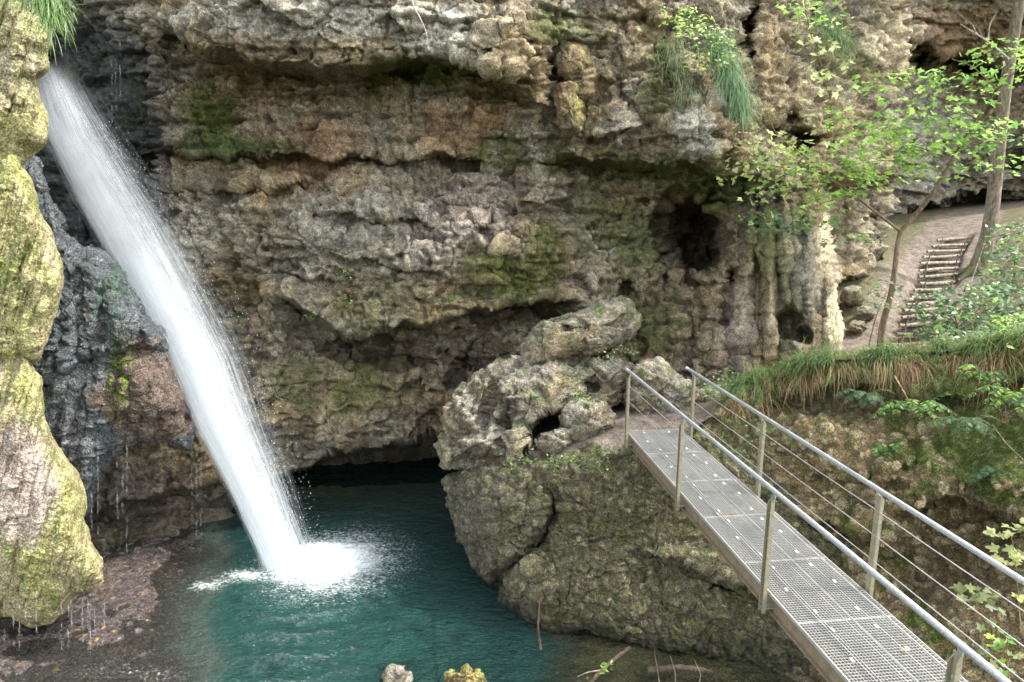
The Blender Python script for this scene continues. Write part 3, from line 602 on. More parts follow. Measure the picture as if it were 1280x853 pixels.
def icol(V, Nn, x, y, d, idv):
    f1, f2, i1 = worley(V, .13, 545); n2 = fbm(V, .5, 4, 541); n3 = fbm(V, .12, 3, 542)
    C = cong_col(V, ss(.5, .2, f1), i1, n2, n3, (.17, .145, .08))
    C = mixc(C, np.array((.20, .19, .16)), (1 - ss(600, 690, x)) * .6)
    C = mixc(C, np.array((.12, .12, .04)), ss(-.1, .45, n2 + .5 * n3) * .6)
    wetk = ss(.55, .05, V[:, 2] + .25 * n2)
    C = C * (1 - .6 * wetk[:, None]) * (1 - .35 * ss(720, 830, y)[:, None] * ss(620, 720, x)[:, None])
    C = mixc(C, MOSS * 1.2, ss(.2, .7, Nn[:, 2]) * ss(-.2, .2, n3) * .6)
    C = mixc(C, C.mean(1)[:, None] * np.array([1.1, 1., .75]), np.full(len(V), .25))
    return np.c_[C * .74, wetk * .8]
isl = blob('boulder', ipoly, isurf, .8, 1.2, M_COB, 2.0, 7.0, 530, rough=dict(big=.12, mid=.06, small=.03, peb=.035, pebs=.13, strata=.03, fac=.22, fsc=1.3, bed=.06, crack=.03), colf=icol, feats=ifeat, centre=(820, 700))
tag(isl, 'big olive brown conglomerate block carrying the far end of the footbridge, standing in the pool', 'boulder')
# ================================================================== FALLEN ROCKS by the bridge end
def greyrock(seed, moss=.3, g=GREY * 1.05):
    def f(V, Nn, x, y, d, idv):
        C = rock_colour(V, Nn, seed, moss, g, TAN * .9, BRN, PURP)
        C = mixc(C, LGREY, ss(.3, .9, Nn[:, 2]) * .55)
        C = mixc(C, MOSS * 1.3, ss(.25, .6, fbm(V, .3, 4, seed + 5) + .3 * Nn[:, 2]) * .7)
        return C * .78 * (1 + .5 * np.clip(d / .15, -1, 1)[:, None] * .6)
    return f
def r2feat(Y, x, y):
    Y = hole(Y, x, y, 688, 532, 40, 20, 2.4, -.45, .4, 96); Y = hole(Y, x, y, 738, 482, 12, 6, .25, .1, .6, 97)
    Y = hole(Y, x, y, 640, 485, 30, 30, -.2, 0, .8, 98); Y = hole(Y, x, y, 580, 520, 22, 30, -.2, 0, .8, 98); Y = hole(Y, x, y, 690, 475, 40, 25, -.2, 0, .8, 99)
    Y = hole(Y, x, y, 612, 500, 8, 40, .25, .2, .8, 99); Y = hole(Y, x, y, 662, 500, 8, 40, .2, .3, .8, 99)
    return Y
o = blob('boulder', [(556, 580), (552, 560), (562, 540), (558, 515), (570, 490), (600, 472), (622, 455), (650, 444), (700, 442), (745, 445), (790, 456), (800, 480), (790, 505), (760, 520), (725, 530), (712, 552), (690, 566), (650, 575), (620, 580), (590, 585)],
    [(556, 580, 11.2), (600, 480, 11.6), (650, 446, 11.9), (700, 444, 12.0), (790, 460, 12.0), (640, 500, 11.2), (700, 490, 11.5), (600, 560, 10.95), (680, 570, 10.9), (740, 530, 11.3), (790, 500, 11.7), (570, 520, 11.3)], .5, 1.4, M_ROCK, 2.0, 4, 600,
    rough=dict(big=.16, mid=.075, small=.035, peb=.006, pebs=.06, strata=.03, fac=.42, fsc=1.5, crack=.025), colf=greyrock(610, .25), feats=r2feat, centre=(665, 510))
tag(o, 'craggy grey fallen rock mass with a dark hollow, left of the footbridge end', 'boulder')
def holefeat(Y, x, y): return hole(Y, x, y, 707, 413, 6, 6, .35, 0, .5, 101, .1)
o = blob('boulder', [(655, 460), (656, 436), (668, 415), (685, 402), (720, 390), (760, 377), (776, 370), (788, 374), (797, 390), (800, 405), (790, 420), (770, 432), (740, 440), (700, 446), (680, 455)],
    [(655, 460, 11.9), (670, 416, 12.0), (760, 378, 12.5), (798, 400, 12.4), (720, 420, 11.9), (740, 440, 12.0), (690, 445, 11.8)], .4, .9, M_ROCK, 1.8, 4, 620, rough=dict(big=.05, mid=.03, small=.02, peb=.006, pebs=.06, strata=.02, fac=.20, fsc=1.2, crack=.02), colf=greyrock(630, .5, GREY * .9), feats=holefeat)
tag(o, 'tilted mossy slab with a round hole, lying on top of the grey fallen rocks', 'boulder')
for poly, Yc, T, lab, sd in [
    ([(705, 545), (703, 525), (715, 508), (738, 502), (755, 505), (766, 520), (762, 540), (740, 552), (724, 556)], 10.9, .3, 'knobbly grey boulder in front of the dark hollow beside the bridge end', 640),
    ([(788, 520), (782, 495), (790, 470), (805, 456), (825, 452), (845, 470), (862, 488), (870, 505), (866, 522), (830, 530)], 11.5, .4, 'pale topped rock seen through the railing at the far end of the footbridge', 650),
    ([(866, 520), (862, 500), (870, 488), (885, 484), (898, 495), (900, 512), (885, 524)], 11.7, .25, 'small pale stone behind the far right railing post of the bridge', 660),
    ([(678, 556), (684, 544), (700, 536), (712, 540), (712, 552), (698, 560)], 10.75, .15, 'flat mossy stone lying at the mouth of the dark hollow', 670)]:
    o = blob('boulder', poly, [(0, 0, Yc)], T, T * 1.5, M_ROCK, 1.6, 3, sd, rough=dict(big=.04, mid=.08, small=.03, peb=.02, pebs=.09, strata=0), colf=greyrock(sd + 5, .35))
    tag(o, lab, 'boulder')
for poly, Yc, T, lab, sd, ms in [
    ([(690, 78), (695, 62), (712, 54), (730, 60), (738, 76), (732, 95), (715, 102), (697, 96)], 13.45, .35, 'rounded mossy boulder wedged high in the cliff crevice', 680, .5),
    ([(692, 120), (700, 108), (714, 108), (726, 128), (731, 150), (724, 166), (708, 165), (697, 148)], 13.3, .35, 'yellow mossed oval boulder jammed below the rounded one in the cliff', 690, .55)]:
    def cf(V, Nn, x, y, d, idv, sd=sd):
        C = rock_colour(V, Nn, sd, .5, TAN, BRN, GREY, PURP)
        return mixc(C, YMOSS * .9, ss(.1, .7, Nn[:, 0] * .8 + .4 * fbm(V, .15, 3, sd)) * (.9 if sd == 690 else .3))
    o = blob('boulder', poly, [(0, 0, Yc)], T, .6, M_ROCK, 1.8, 2.5, sd, rough=dict(big=.04, mid=.04, small=.02, peb=.015, pebs=.09, strata=0), colf=cf)
    tag(o, lab, 'boulder')
for poly, Yc, lab, sd in [([(1053, 372), (1056, 362), (1070, 362), (1082, 374), (1076, 382), (1062, 380)], 15.3, 'dark flat stone beside the path under the cliff overhang', 700),
                          ([(1070, 398), (1072, 388), (1084, 384), (1094, 392), (1090, 400), (1078, 402)], 14.9, 'small mossy stone lying beside the dirt path', 705),
                          ([(1062, 412), (1066, 402), (1080, 402), (1086, 410), (1076, 416)], 14.4, 'low grey stone nearest the pale travertine edge by the path', 708)]:
    o = blob('stone', poly, [(0, 0, Yc)], .2, .3, M_ROCK, 1.5, 2.5, sd, rough=dict(big=.03, mid=.04, small=.02, peb=.0, strata=0), colf=greyrock(sd + 2, .45, GREY * .6))
    tag(o, lab, 'stone')
# rocks poking from the pool edge at the bottom
o = blob('stone', [(478, 856), (479, 842), (488, 834), (501, 835), (509, 846), (511, 858), (495, 870)], [(0, 0, 8.3)], .15, .2, M_ROCK, 1.5, 2.5, 712, rough=dict(big=.02, mid=.03, small=.015, peb=.01, pebs=.06, strata=0), colf=greyrock(714, .1, GREY * .8))
tag(o, 'dark grey stone poking out of the water at the bottom edge', 'stone')
def stump_col(V, Nn, x, y, d, idv): return mixc(np.broadcast_to(np.array((.20, .13, .07)), (len(V), 3)), YMOSS * .9, ss(-.2, .4, fbm(V, .1, 3, 716) + .4 * Nn[:, 2]))
o = blob('stump', [(556, 858), (557, 842), (566, 838), (572, 846), (577, 832), (584, 826), (589, 836), (590, 845), (598, 838), (604, 846), (606, 862), (580, 876)], [(0, 0, 8.2)], .10, .15, M_TUFA, 1.3, 2.5, 716, rough=dict(big=.02, mid=.02, small=.01, peb=.0, strata=0), colf=stump_col)
tag(o, 'jagged moss covered wood stump sticking up at the pool edge', 'stump')
# ================================================================== LEFT: mossy tufa, dark wet ledge
tuf = empty('tufa_rock', pt(30, 760, 8.9), 'bright yellow green moss covered tufa rock bulging in from the left edge', 'rock')
def tcol(sd, purple):
    def f(V, Nn, x, y, d, idv):
        n1 = fbm(V * np.array([1, 1, .4]), .5, 4, sd); n2 = fbm(V, .14, 4, sd + 1); n4 = fbm(V * np.array([1, 1, .3]), .2, 3, sd + 2)
        C = mixc(np.broadcast_to(np.array((.29, .245, .15)), (len(V), 3)), np.array((.215, .215, .075)), .45 + 1.3 * n1)
        C = mixc(C, np.array((.14, .17, .045)), ss(.0, .45, n4) * .75)
        C = mixc(C, np.array((.33, .265, .24)), ss(.0, .6, purple(x, y) + .6 * n1 - .2) * .8)
        C = mixc(C, BRN, ss(.25, .6, -n2 - n1 * .4) * .7)
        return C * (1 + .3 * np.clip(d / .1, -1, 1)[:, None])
    return f
TR = dict(big=.10, mid=.03, small=.022, peb=.004, pebs=.05, strata=0, fac=.06)
def flutes(sd, a=.09):
    def f(Y, x, y): return Y + a * gn(np.stack([(x + .35 * y) / 13., y / 120., 0 * x], -1).reshape(-1, 3), sd).reshape(x.shape) + .035 * gn(np.stack([(x + .25 * y) / 4.5, y / 45., 0 * x], -1).reshape(-1, 3), sd + 1).reshape(x.shape)
    return f
def tblob(name, poly, surf, sd, purple, lab, T=.6):
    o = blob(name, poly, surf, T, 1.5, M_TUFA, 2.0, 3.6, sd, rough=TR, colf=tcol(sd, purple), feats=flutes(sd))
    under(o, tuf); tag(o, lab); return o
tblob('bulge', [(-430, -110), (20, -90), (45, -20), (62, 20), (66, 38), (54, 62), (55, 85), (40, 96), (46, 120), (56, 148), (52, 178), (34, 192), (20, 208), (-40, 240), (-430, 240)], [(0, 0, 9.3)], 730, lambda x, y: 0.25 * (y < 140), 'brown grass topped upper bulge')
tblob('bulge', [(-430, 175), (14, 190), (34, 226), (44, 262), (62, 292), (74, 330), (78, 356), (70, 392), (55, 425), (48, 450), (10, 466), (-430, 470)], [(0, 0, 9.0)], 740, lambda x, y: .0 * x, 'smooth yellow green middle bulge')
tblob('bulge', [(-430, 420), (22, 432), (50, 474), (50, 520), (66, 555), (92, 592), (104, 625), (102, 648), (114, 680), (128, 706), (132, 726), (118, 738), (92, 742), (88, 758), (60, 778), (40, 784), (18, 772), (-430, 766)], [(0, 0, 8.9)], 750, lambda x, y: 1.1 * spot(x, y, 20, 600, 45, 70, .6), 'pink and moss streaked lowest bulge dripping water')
def wcol(V, Nn, x, y, d, idv):
    n1 = fbm(V, .6, 4, 760); n2 = fbm(V * np.array([1, 1, .5]), .25, 4, 761); n3 = fbm(V, .1, 3, 762)
    C = mixc(np.broadcast_to(SLATE * .95, (len(V), 3)), np.array((.15, .155, .165)), .4 + 1.2 * n2)
    C = mixc(C, np.array((.15, .105, .08)), ss(-.1, .25, n1 * .7 + 1.1 * spot(x, y, 195, 490, 70, 60, .6) - .45) * .85)
    C = mixc(C, np.array((.05, .085, .06)), ss(.1, .5, n1 + .5 * n3 + .6 * spot(x, y, 150, 360, 50, 40, .7) - .2) * .7)
    C = mixc(C, MOSS * 1.4, spot(x, y, 150, 470, 16, 50, .6) * ss(-.2, .2, n3))
    return np.c_[C, np.full(len(V), .85) * ss(-.3, .3, n2 + .3)]
def wfeat(Y, x, y):
    Y = ledge(Y, x, y, [(60, 470), (120, 440), (180, 430), (230, 440)], .15, 40, .1, 20, 6, seed=111)
    Y = ledge(Y, x, y, [(100, 330), (150, 350), (180, 390)], -.2, 40, .0, 20, 6, seed=112)
    Y = hole(Y, x, y, 200, 490, 50, 40, -.25, 0, .8, 113); Y = hole(Y, x, y, 150, 400, 40, 30, -.2, 0, .8, 114)
    return Y + .10 * gn(np.stack([(x + .2 * y) / 15., y / 90., 0 * x], -1).reshape(-1, 3), 115).reshape(x.shape)
o = blob('rock_ledge', [(-60, 180), (20, 185), (44, 200), (60, 245), (78, 290), (104, 312), (128, 318), (150, 340), (170, 372), (180, 388), (205, 412), (207, 438), (208, 465), (226, 505), (238, 535), (236, 562), (215, 552), (180, 548), (150, 556), (128, 575), (112, 605), (104, 640), (60, 640), (-60, 640)],
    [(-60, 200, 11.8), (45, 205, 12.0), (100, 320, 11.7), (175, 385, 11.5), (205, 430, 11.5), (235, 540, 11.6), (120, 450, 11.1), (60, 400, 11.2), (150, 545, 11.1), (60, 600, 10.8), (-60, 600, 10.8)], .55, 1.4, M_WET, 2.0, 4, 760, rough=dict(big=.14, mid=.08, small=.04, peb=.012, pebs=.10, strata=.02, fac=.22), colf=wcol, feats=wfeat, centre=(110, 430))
tag(o, 'dark wet rock ledge with brown overhang between the mossy tufa and the waterfall', 'rock ledge')
# ================================================================== WATER AND BED
def water_mat():
    m, nt, out = new_mat('pool_water')
    at = N(nt, 'ShaderNodeAttribute', attribute_name='Col')
    geo = N(nt, 'ShaderNodeNewGeometry'); mp = N(nt, 'ShaderNodeMapping'); mp.inputs['Scale'].default_value = (1, 1.7, 1); mp.inputs['Rotation'].default_value = (0, 0, .25)
    L(nt, geo.outputs['Position'], mp.inputs[0])
    n1 = N(nt, 'ShaderNodeTexNoise', Scale=4.5, Detail=4.0, Roughness=.6, Distortion=.4); L(nt, mp.outputs[0], n1.inputs['Vector'])
    n2 = N(nt, 'ShaderNodeTexNoise', Scale=14.0, Detail=3.0, Roughness=.6, Distortion=.6); L(nt, mp.outputs[0], n2.inputs['Vector'])
    h = math_n(nt, 'ADD', n1.outputs['Fac'], math_n(nt, 'MULTIPLY', n2.outputs['Fac'], .55))
    b = N(nt, 'ShaderNodeBump', Strength=1.0, Distance=.12); L(nt, h, b.inputs['Height'])
    df = N(nt, 'ShaderNodeBsdfDiffuse'); L(nt, at.outputs['Color'], df.inputs[0]); L(nt, b.outputs[0], df.inputs['Normal'])
    tp = N(nt, 'ShaderNodeBsdfTransparent'); tp.inputs[0].default_value = (.80, .88, .85, 1)
    body = N(nt, 'ShaderNodeMixShader'); L(nt, at.outputs['Alpha'], body.inputs[0]); L(nt, tp.outputs[0], body.inputs[1]); L(nt, df.outputs[0], body.inputs[2])
    gl = N(nt, 'ShaderNodeBsdfGlossy', Roughness=.06); L(nt, b.outputs[0], gl.inputs['Normal'])
    fr = N(nt, 'ShaderNodeFresnel', IOR=1.33); L(nt, b.outputs[0], fr.inputs['Normal'])
    mx = N(nt, 'ShaderNodeMixShader'); L(nt, fr.outputs[0], mx.inputs[0]); L(nt, body.outputs[0], mx.inputs[1]); L(nt, gl.outputs[0], mx.inputs[2])
    # white flecks: froth near the fall, plus surface glints painted in as colour
    fa = N(nt, 'ShaderNodeAttribute', attribute_name='foam_glints')
    n3 = N(nt, 'ShaderNodeTexNoise', Scale=16.0, Detail=5.0, Roughness=.72, Distortion=1.2); L(nt, mp.outputs[0], n3.inputs['Vector'])
    s = math_n(nt, 'ADD', math_n(nt, 'MULTIPLY', fa.outputs['Fac'], .62), n3.outputs['Fac'])
    k = ramp(nt, s, [(.68, 0.0), (1.0, 1.0)])
    fo = N(nt, 'ShaderNodeBsdfDiffuse'); fo.inputs[0].default_value = (.85, .9, .92, 1)
    m3 = N(nt, 'ShaderNodeMixShader'); L(nt, k, m3.inputs[0]); L(nt, mx.outputs[0], m3.inputs[1]); L(nt, fo.outputs[0], m3.inputs[2])
    L(nt, m3.outputs[0], out.inputs[0])
    return m
IMP = pt(372, 702, y_at_z(702, 0))       # where the fall meets the pool
xs = np.arange(-9, 6, .045); ys = np.arange(5.5, 18.5, .045); wx, wy = np.meshgrid(xs, ys)
V = np.stack([wx, wy, 0 * wx], -1).reshape(-1, 3)
r = np.hypot((V[:, 0] - IMP[0] - .35), (V[:, 1] - IMP[1]) * 1.15)
V[:, 2] = .030 * np.sin(r * 10 + 3 * fbm(V, .8, 3, 800)) * np.exp(-r / 2.6) + .02 * fbm(V, .5, 3, 801) * np.exp(-r / 6) + .012 * fbm(V, .16, 2, 802)
# photo position of each point, only to place the shallow banks
u = V[:, 0]; v_ = V[:, 1]
n1 = fbm(V, .8, 4, 803)
shal_l = pt(215, 740, y_at_z(740, 0))[0]
shore = np.interp(v_, [8, 9.2, 10, 11.2, 12.2, 13.5, 15], [-4.1, -4.8, -5.3, -5.6, -5.7, -6.8, -8])
sl = ss(.7, -.5, u - shore + .35 * n1)                       # shallow on the left
rx = np.interp(v_, [7.5, 8.3, 9.2, 9.9, 10.6], [.1, .7, .9, .6, -.3])
sr = ss(-.55, .35, u - rx + .35 * n1) * ss(10.6, 9.6, v_)  # shallow by the right block
deep = np.clip(1 - sl - sr, 0, 1)
C = mixc(np.broadcast_to(np.array((.008, .024, .022)), (len(V), 3)), np.array((.012, .052, .043)), ss(13.5, 9.5, v_) * deep * (.75 + .6 * n1))
C = mixc(C, np.array((.02, .12, .115)), np.exp(-r / 1.1) * .8 * deep)
C = mixc(C, np.array((.085, .07, .058)), sl * .8); C = mixc(C, np.array((.045, .045, .018)), sr * .9)
C = mixc(C, np.array((.07, .10, .085)), np.clip(sl * (1 - sl) * 4, 0, 1) * .7)
al = .94 * deep + .22 * np.clip(sl, 0, 1) + .6 * np.clip(sr, 0, 1)
foam_glints = np.exp(-(r / .7) ** 2) * .8 + .53 * np.exp(-r / 1.1) + .12 * np.exp(-((r - 1.4) / .9) ** 2) - .07 + .30 * fbm(V * np.array([1, 2.2, 1]), .35, 3, 806) * np.exp(-r / 1.6) + .26 * ss(0, 1.0, V[:, 0] - IMP[0]) * np.exp(-r / 1.5) - .10 * ss(0, .8, IMP[0] - V[:, 0])
for fx_, fy_, ra, rb, fa_ in [(128, 838, .55, .30, .34), (175, 815, .45, .15, .26), (60, 812, .5, .2, .20), (255, 733, .35, .20, .40), (300, 720, .4, .2, .3), (200, 845, .4, .2, .22)]:
    q_ = pt(fx_, fy_, y_at_z(fy_, 0)); foam_glints += fa_ * spot(u, v_, q_[0], q_[1], ra, rb, .8)
foam_glints += .18 * ss(-1.2, -.3, u - shore) * ss(.3, -.4, u - shore) * ss(9.6, 8.3, v_)
Fq = grid_faces(*wx.shape)[:, ::-1]
wa = mesh('water', V, Fq, water_mat(), col=np.c_[C, al], attrs={'foam_glints': foam_glints}); tag(wa, kind='structure')
# gravel bed / shore
xs = np.arange(-9, 3.2, .04); ys = np.arange(6.5, 13.5, .04); wx, wy = np.meshgrid(xs, ys)
V = np.stack([wx, wy, 0 * wx], -1).reshape(-1, 3); u = V[:, 0]; v_ = V[:, 1]
shore = np.interp(v_, [8, 9.2, 10, 11.2, 12.2, 13.5, 15], [-4.1, -4.8, -5.3, -5.6, -5.7, -6.8, -8]); rx = np.interp(v_, [7.5, 8.3, 9.2, 9.9, 10.6], [-.2, .45, .7, .45, -.4])
z = np.where(u < -1.5, .015 - .17 * ss(-1.2, .9, u - shore) - .9 * ss(.2, 1.6, u - shore), -1.0 + .9 * ss(-.6, .8, u - rx))
f1, f2, i1 = worley(V, .13, 811); g1, g2, i2 = worley(V, .05, 812)
V[:, 2] = z + .09 * fbm(V, .8, 5, 810) + .04 * np.sqrt(np.clip(1 - (f1 / .5) ** 2, 0, 1)) * (i1 > .75) + .014 * np.sqrt(np.clip(1 - (g1 / .5) ** 2, 0, 1)) * (i2 > .3)
n2 = fbm(V, .4, 4, 814); id_ = np.where((f1 < .45) & (i1 > .55), i1, i2)
C = np.array((.15, .122, .118))[None] * (.65 + .6 * id_[:, None]); C = mixc(C, np.array((.24, .15, .09)), ss(.1, .5, n2) * .6); C = mixc(C, np.array((.06, .055, .05)), ss(.1, .5, -n2) * .6)
C = C * .68
for fx_, fy_, ra, rb in [(128, 838, .55, .30), (175, 815, .5, .2), (60, 812, .5, .2), (200, 845, .4, .2)]:
    q_ = pt(fx_, fy_, y_at_z(fy_, 0)); V[:, 2] -= .16 * spot(u, v_, q_[0], q_[1], ra, rb, .8)
C = mixc(C, np.array((.45, .30, .07)), (i2 > .992) * ss(-3.6, -5., u) * .7)
bed = mesh('stream_bed', V, grid_faces(*wx.shape)[:, ::-1], M_WET, col=np.c_[C, np.full(len(V), .95)]); tag(bed, kind='structure')
# wide ground under and around the gorge
xs = np.r_[np.linspace(-300, -20, 20), np.linspace(-15, 25, 40), np.linspace(30, 300, 20)]; ys = np.r_[np.linspace(-300, -20, 20), np.linspace(-15, 40, 50), np.linspace(50, 300, 20)]
wx, wy = np.meshgrid(xs, ys); V = np.stack([wx, wy, 0 * wx - 1.3], -1).reshape(-1, 3); V[:, 2] += .2 * fbm(V, 3, 3, 820) - .5
C = mixc(np.broadcast_to(np.array((.09, .075, .05)), (len(V), 3)), np.array((.06, .08, .03)), .5 + fbm(V, 5, 3, 821))
tag(mesh('ground', V, grid_faces(*wx.shape)[:, ::-1], M_SOIL, col=C), kind='structure')
# ================================================================== WATERFALL
fall = empty('waterfall', IMP, 'tall white waterfall slanting down from the upper left into the pool', 'waterfall')
ft = np.array([(70, 38, 60, 98), (100, 43, 74, 116), (170, 54, 110, 160), (250, 93, 158, 212), (310, 126, 193, 248), (400, 178, 241, 296), (450, 206, 266, 320), (540, 246, 299, 350), (620, 288, 334, 378), (690, 320, 364, 400), (712, 328, 372, 406)], float)
def fall_pt(yv, u, off=0.):
    """u 0..1 spans the core, 1..2 the spray veil on its right"""
    l = np.interp(yv, ft[:, 0], ft[:, 1]); c = np.interp(yv, ft[:, 0], ft[:, 2]); r_ = np.interp(yv, ft[:, 0], ft[:, 3])
    x = np.where(u < 1, l + (c - l) * u, c + (r_ - c) * (u - 1))
    Y = np.interp(yv, [70, 300, 450, 712], [13.2, 12.55, 12.25, 11.72]) + off
    return pt(x, yv, Y)
def sheet(u0, u1, nu, off, seed, dens, edge):
    yv = np.linspace(72, 714, 260); uu = np.linspace(u0, u1, nu)
    U_, Y_ = np.meshgrid(uu, yv)
    belly = off + .12 * np.cos((U_ - .5) * 2.2) * -1
    V = fall_pt(Y_, U_, belly).reshape(-1, 3)
    uf, yf = U_.ravel(), Y_.ravel()
    q = np.stack([uf * 6, yf / 55., 0 * uf + seed], -1); s1 = gn(q, seed); s2 = gn(np.stack([uf * 30, yf / 90., 0 * uf + seed], -1), seed + 1); s3 = gn(np.stack([uf * 75, yf / 32., 0 * uf + seed], -1), seed + 2)
    a = dens(uf, yf) + (.30 * s1 + .42 * s2 + .50 * s3) * edge(uf, yf)
    
    a = np.clip(a, 0, 1) * ss(u0, u0 + .12, uf) * ss(u1, u1 - .25 * (u1 - u0), uf) * ss(72, 130, yf)
    return V, np.clip(a, 0, .98), grid_faces(len(yv), nu)
Vs, As, Fs, n0 = [], [], [], 0
for k, off in enumerate((-.16, -.05, .06, .18)):
    V, a, f = sheet(-.08, 1.35, 150, off, 900 + 10 * k, lambda u, y: .50 * ss(1.3, .35, u) * ss(.0, .18, u) * (.22 + .78 * ss(95, 260, y)), lambda u, y: .40 + .45 * ss(.5, 1.2, u) + .25 * ss(220, 110, y) + .3 * ss(.2, .0, u))
    Vs.append(V); As.append(a); Fs.append(f + n0); n0 += len(V)
V = np.concatenate(Vs); a = np.concatenate(As)
under(mesh('main_stream', V, np.concatenate(Fs), M_FALL, col=np.c_[np.ones((len(V), 3)), a]), fall)
Vs, As, Fs, n0 = [], [], [], 0
for k, off in enumerate((-.3, -.1, .1, .35)):
    V, a, f = sheet(.1, 2.25, 240, off, 950 + 10 * k, lambda u, y: (.36 * ss(2.1, .7, u) - .09) * (.75 + .25 * ss(130, 400, y)), lambda u, y: .36 * ss(2.25, 1.1, u) + .06)
    Vs.append(V); As.append(a * .75); Fs.append(f + n0); n0 += len(V)
V = np.concatenate(Vs); a = np.concatenate(As)
under(mesh('spray_veil', V, np.concatenate(Fs), M_FALL, col=np.c_[np.ones((len(V), 3)), a]), fall)
# separate bright strands thrown off the jet
ac_v, ac_f, ac_a, n0 = [], [], [], 0
for k in range(640):
    u0 = rng.uniform(.05, 1.0) if k % 3 == 0 else 1 + abs(rng.normal(0, .5)); u0 = min(u0, 1.75 + .2 * rng.uniform()); thin = 1 if u0 < 1.2 else max(.25, 1 - .9 * (u0 - 1.2))
    ya = rng.uniform(95, 660); yb_ = min(712, ya + rng.uniform(40, 190)); m_ = 26; yv = np.linspace(ya, yb_, m_)
    P = fall_pt(yv, np.full(m_, u0) + .05 * u0 * (yv - ya) / 300., rng.normal(-.1, .22)); wv = thin * rng.uniform(.0025, .0085) * np.sin(np.linspace(.1, 3.04, m_)) ** .6
    side = np.array([.9, 0, .42]); V = np.stack([P - side * wv[:, None], P + side * wv[:, None]], 1).reshape(-1, 3)
    br_k = np.clip(.55 + .9 * gn(np.stack([yv / 11., yv * 0 + k, yv * 0], -1), 77), .05, 1)
    ac_v.append(V); ac_f.append(np.array([(2 * i, 2 * i + 1, 2 * i + 3, 2 * i + 2) for i in range(m_ - 1)]) + n0); ac_a.append(np.repeat(thin * rng.uniform(.35, .95) * br_k, 2)); n0 += 2 * m_
V = np.concatenate(ac_v)
tag(under(mesh('water_strands', V, np.concatenate(ac_f), M_FALL, col=np.c_[np.ones((len(V), 3)), np.concatenate(ac_a)]), fall), kind='stuff')
# splash mound
th = np.linspace(0, 2 * np.pi, 160, endpoint=False); rr_ = np.linspace(.02, 1, 50); R_, T_ = np.meshgrid(rr_, th, indexing='ij')
sx = IMP[0] + .45 + R_ * np.cos(T_) * 1.25; sy = IMP[1] + .0 + R_ * np.sin(T_) * .85
V = np.stack([sx, sy, 0 * sx], -1).reshape(-1, 3)
nz = fbm(V, .22, 4, 970); nz2 = fbm(V, .07, 3, 971)
prof = np.exp(-(R_.ravel() / .55) ** 2)
V[:, 2] = .025 + .30 * prof * (.6 + nz) + .05 * nz2 * prof
a = np.clip(1.45 * prof + 1.6 * nz + 1.2 * nz2 - .20, 0, .95) * ss(1, .6, R_.ravel())
under(mesh('splash', V, grid_faces(50, 160, True), M_FALL, col=np.c_[np.ones((len(V), 3)), a]), fall)
# flying droplets: tiny octahedra
def droplets(name, P, size, parent, stretch=None, mat=None):
    o8 = np.array([(1, 0, 0), (-1, 0, 0), (0, 1, 0), (0, -1, 0), (0, 0, 1), (0, 0, -1)], float)
    tr = np.array([(0, 2, 4), (2, 1, 4), (1, 3, 4), (3, 0, 4), (2, 0, 5), (1, 2, 5), (3, 1, 5), (0, 3, 5)])
    st = np.ones((len(P), 3)) if stretch is None else stretch
    V = (P[:, None] + o8[None] * size[:, None, None] * st[:, None, :]).reshape(-1, 3)
    T = (tr[None] + 6 * np.arange(len(P))[:, None, None]).reshape(-1, 3)
    return mesh(name, V, T, mat, parent, smooth=True)
m_d, nt_, out_ = new_mat('water_drop'); b_ = N(nt_, 'ShaderNodeBsdfPrincipled', Roughness=.15); b_.inputs['Base Color'].default_value = (.85, .9, .93, 1); L(nt_, b_.outputs[0], out_.inputs[0])
nD = 1500; ang = rng.uniform(0, 2 * np.pi, nD); rad = np.abs(rng.normal(0, .55, nD)); P = np.stack([IMP[0] + .25 + rad * np.cos(ang), IMP[1] + rad * np.sin(ang) * .8, np.abs(rng.normal(0, .22, nD)) * np.exp(-rad) + .02], -1)
yv = rng.uniform(150, 700, 1800); uu = 1 + np.abs(rng.normal(.1, .55, 1800)); P2 = fall_pt(yv, np.minimum(uu, 2.3), rng.normal(0, .25, 1800))
P = np.r_[P, P2]; sz = rng.uniform(.002, .0055, len(P)); stv = np.ones((len(P), 3)); stv[nD:, 2] = 2.5
o = droplets('droplets', P, sz, None, stv, m_d); under(o, fall); tag(o, kind='stuff')
M_DRIP, nt_, out_ = new_mat('drip'); b_ = N(nt_, 'ShaderNodeBsdfPrincipled', Roughness=.2, Alpha=.2); b_.inputs['Base Color'].default_value = (.75, .8, .83, 1); L(nt_, b_.outputs[0], out_.inputs[0])
# dripping threads
def drips(lines, name, label):
    Ps, S, St = [], [], []
    for x, y0, y1, Y in lines:
        n = max(4, int((y1 - y0) * .55)); yy = np.sort(rng.uniform(y0, y1, n))
        keepd = gn(np.stack([yy / 14., 0 * yy + x, 0 * yy], -1), 5) > -.15
        yy = yy[keepd]; Ps.append(pt(x + rng.normal(0, .6, len(yy)), yy, Y)); S.append(rng.uniform(.0011, .0024, len(yy))); St.append(np.stack([np.ones(len(yy)), np.ones(len(yy)), rng.uniform(6, 50, len(yy))], -1))
    o = droplets(name, np.concatenate(Ps), np.concatenate(S), None, np.concatenate(St), M_DRIP); tag(o, label, 'drips', kind='stuff'); return o
dl = [(x + rng.normal(0, 1.5), rng.uniform(548, 575), rng.uniform(640, 700), 11.0) for x in (114, 121, 148, 151, 159)]
dl += [(x, 470 + rng.uniform(0, 50), 690, 11.9) for x in (240, 246, 251)] + [(x, 225 + rng.uniform(0, 15), 330, 13.2) for x in (186, 190, 195, 200)] + [(x, rng.uniform(40, 90), rng.uniform(120, 170), 13.6) for x in (140, 145, 150)]
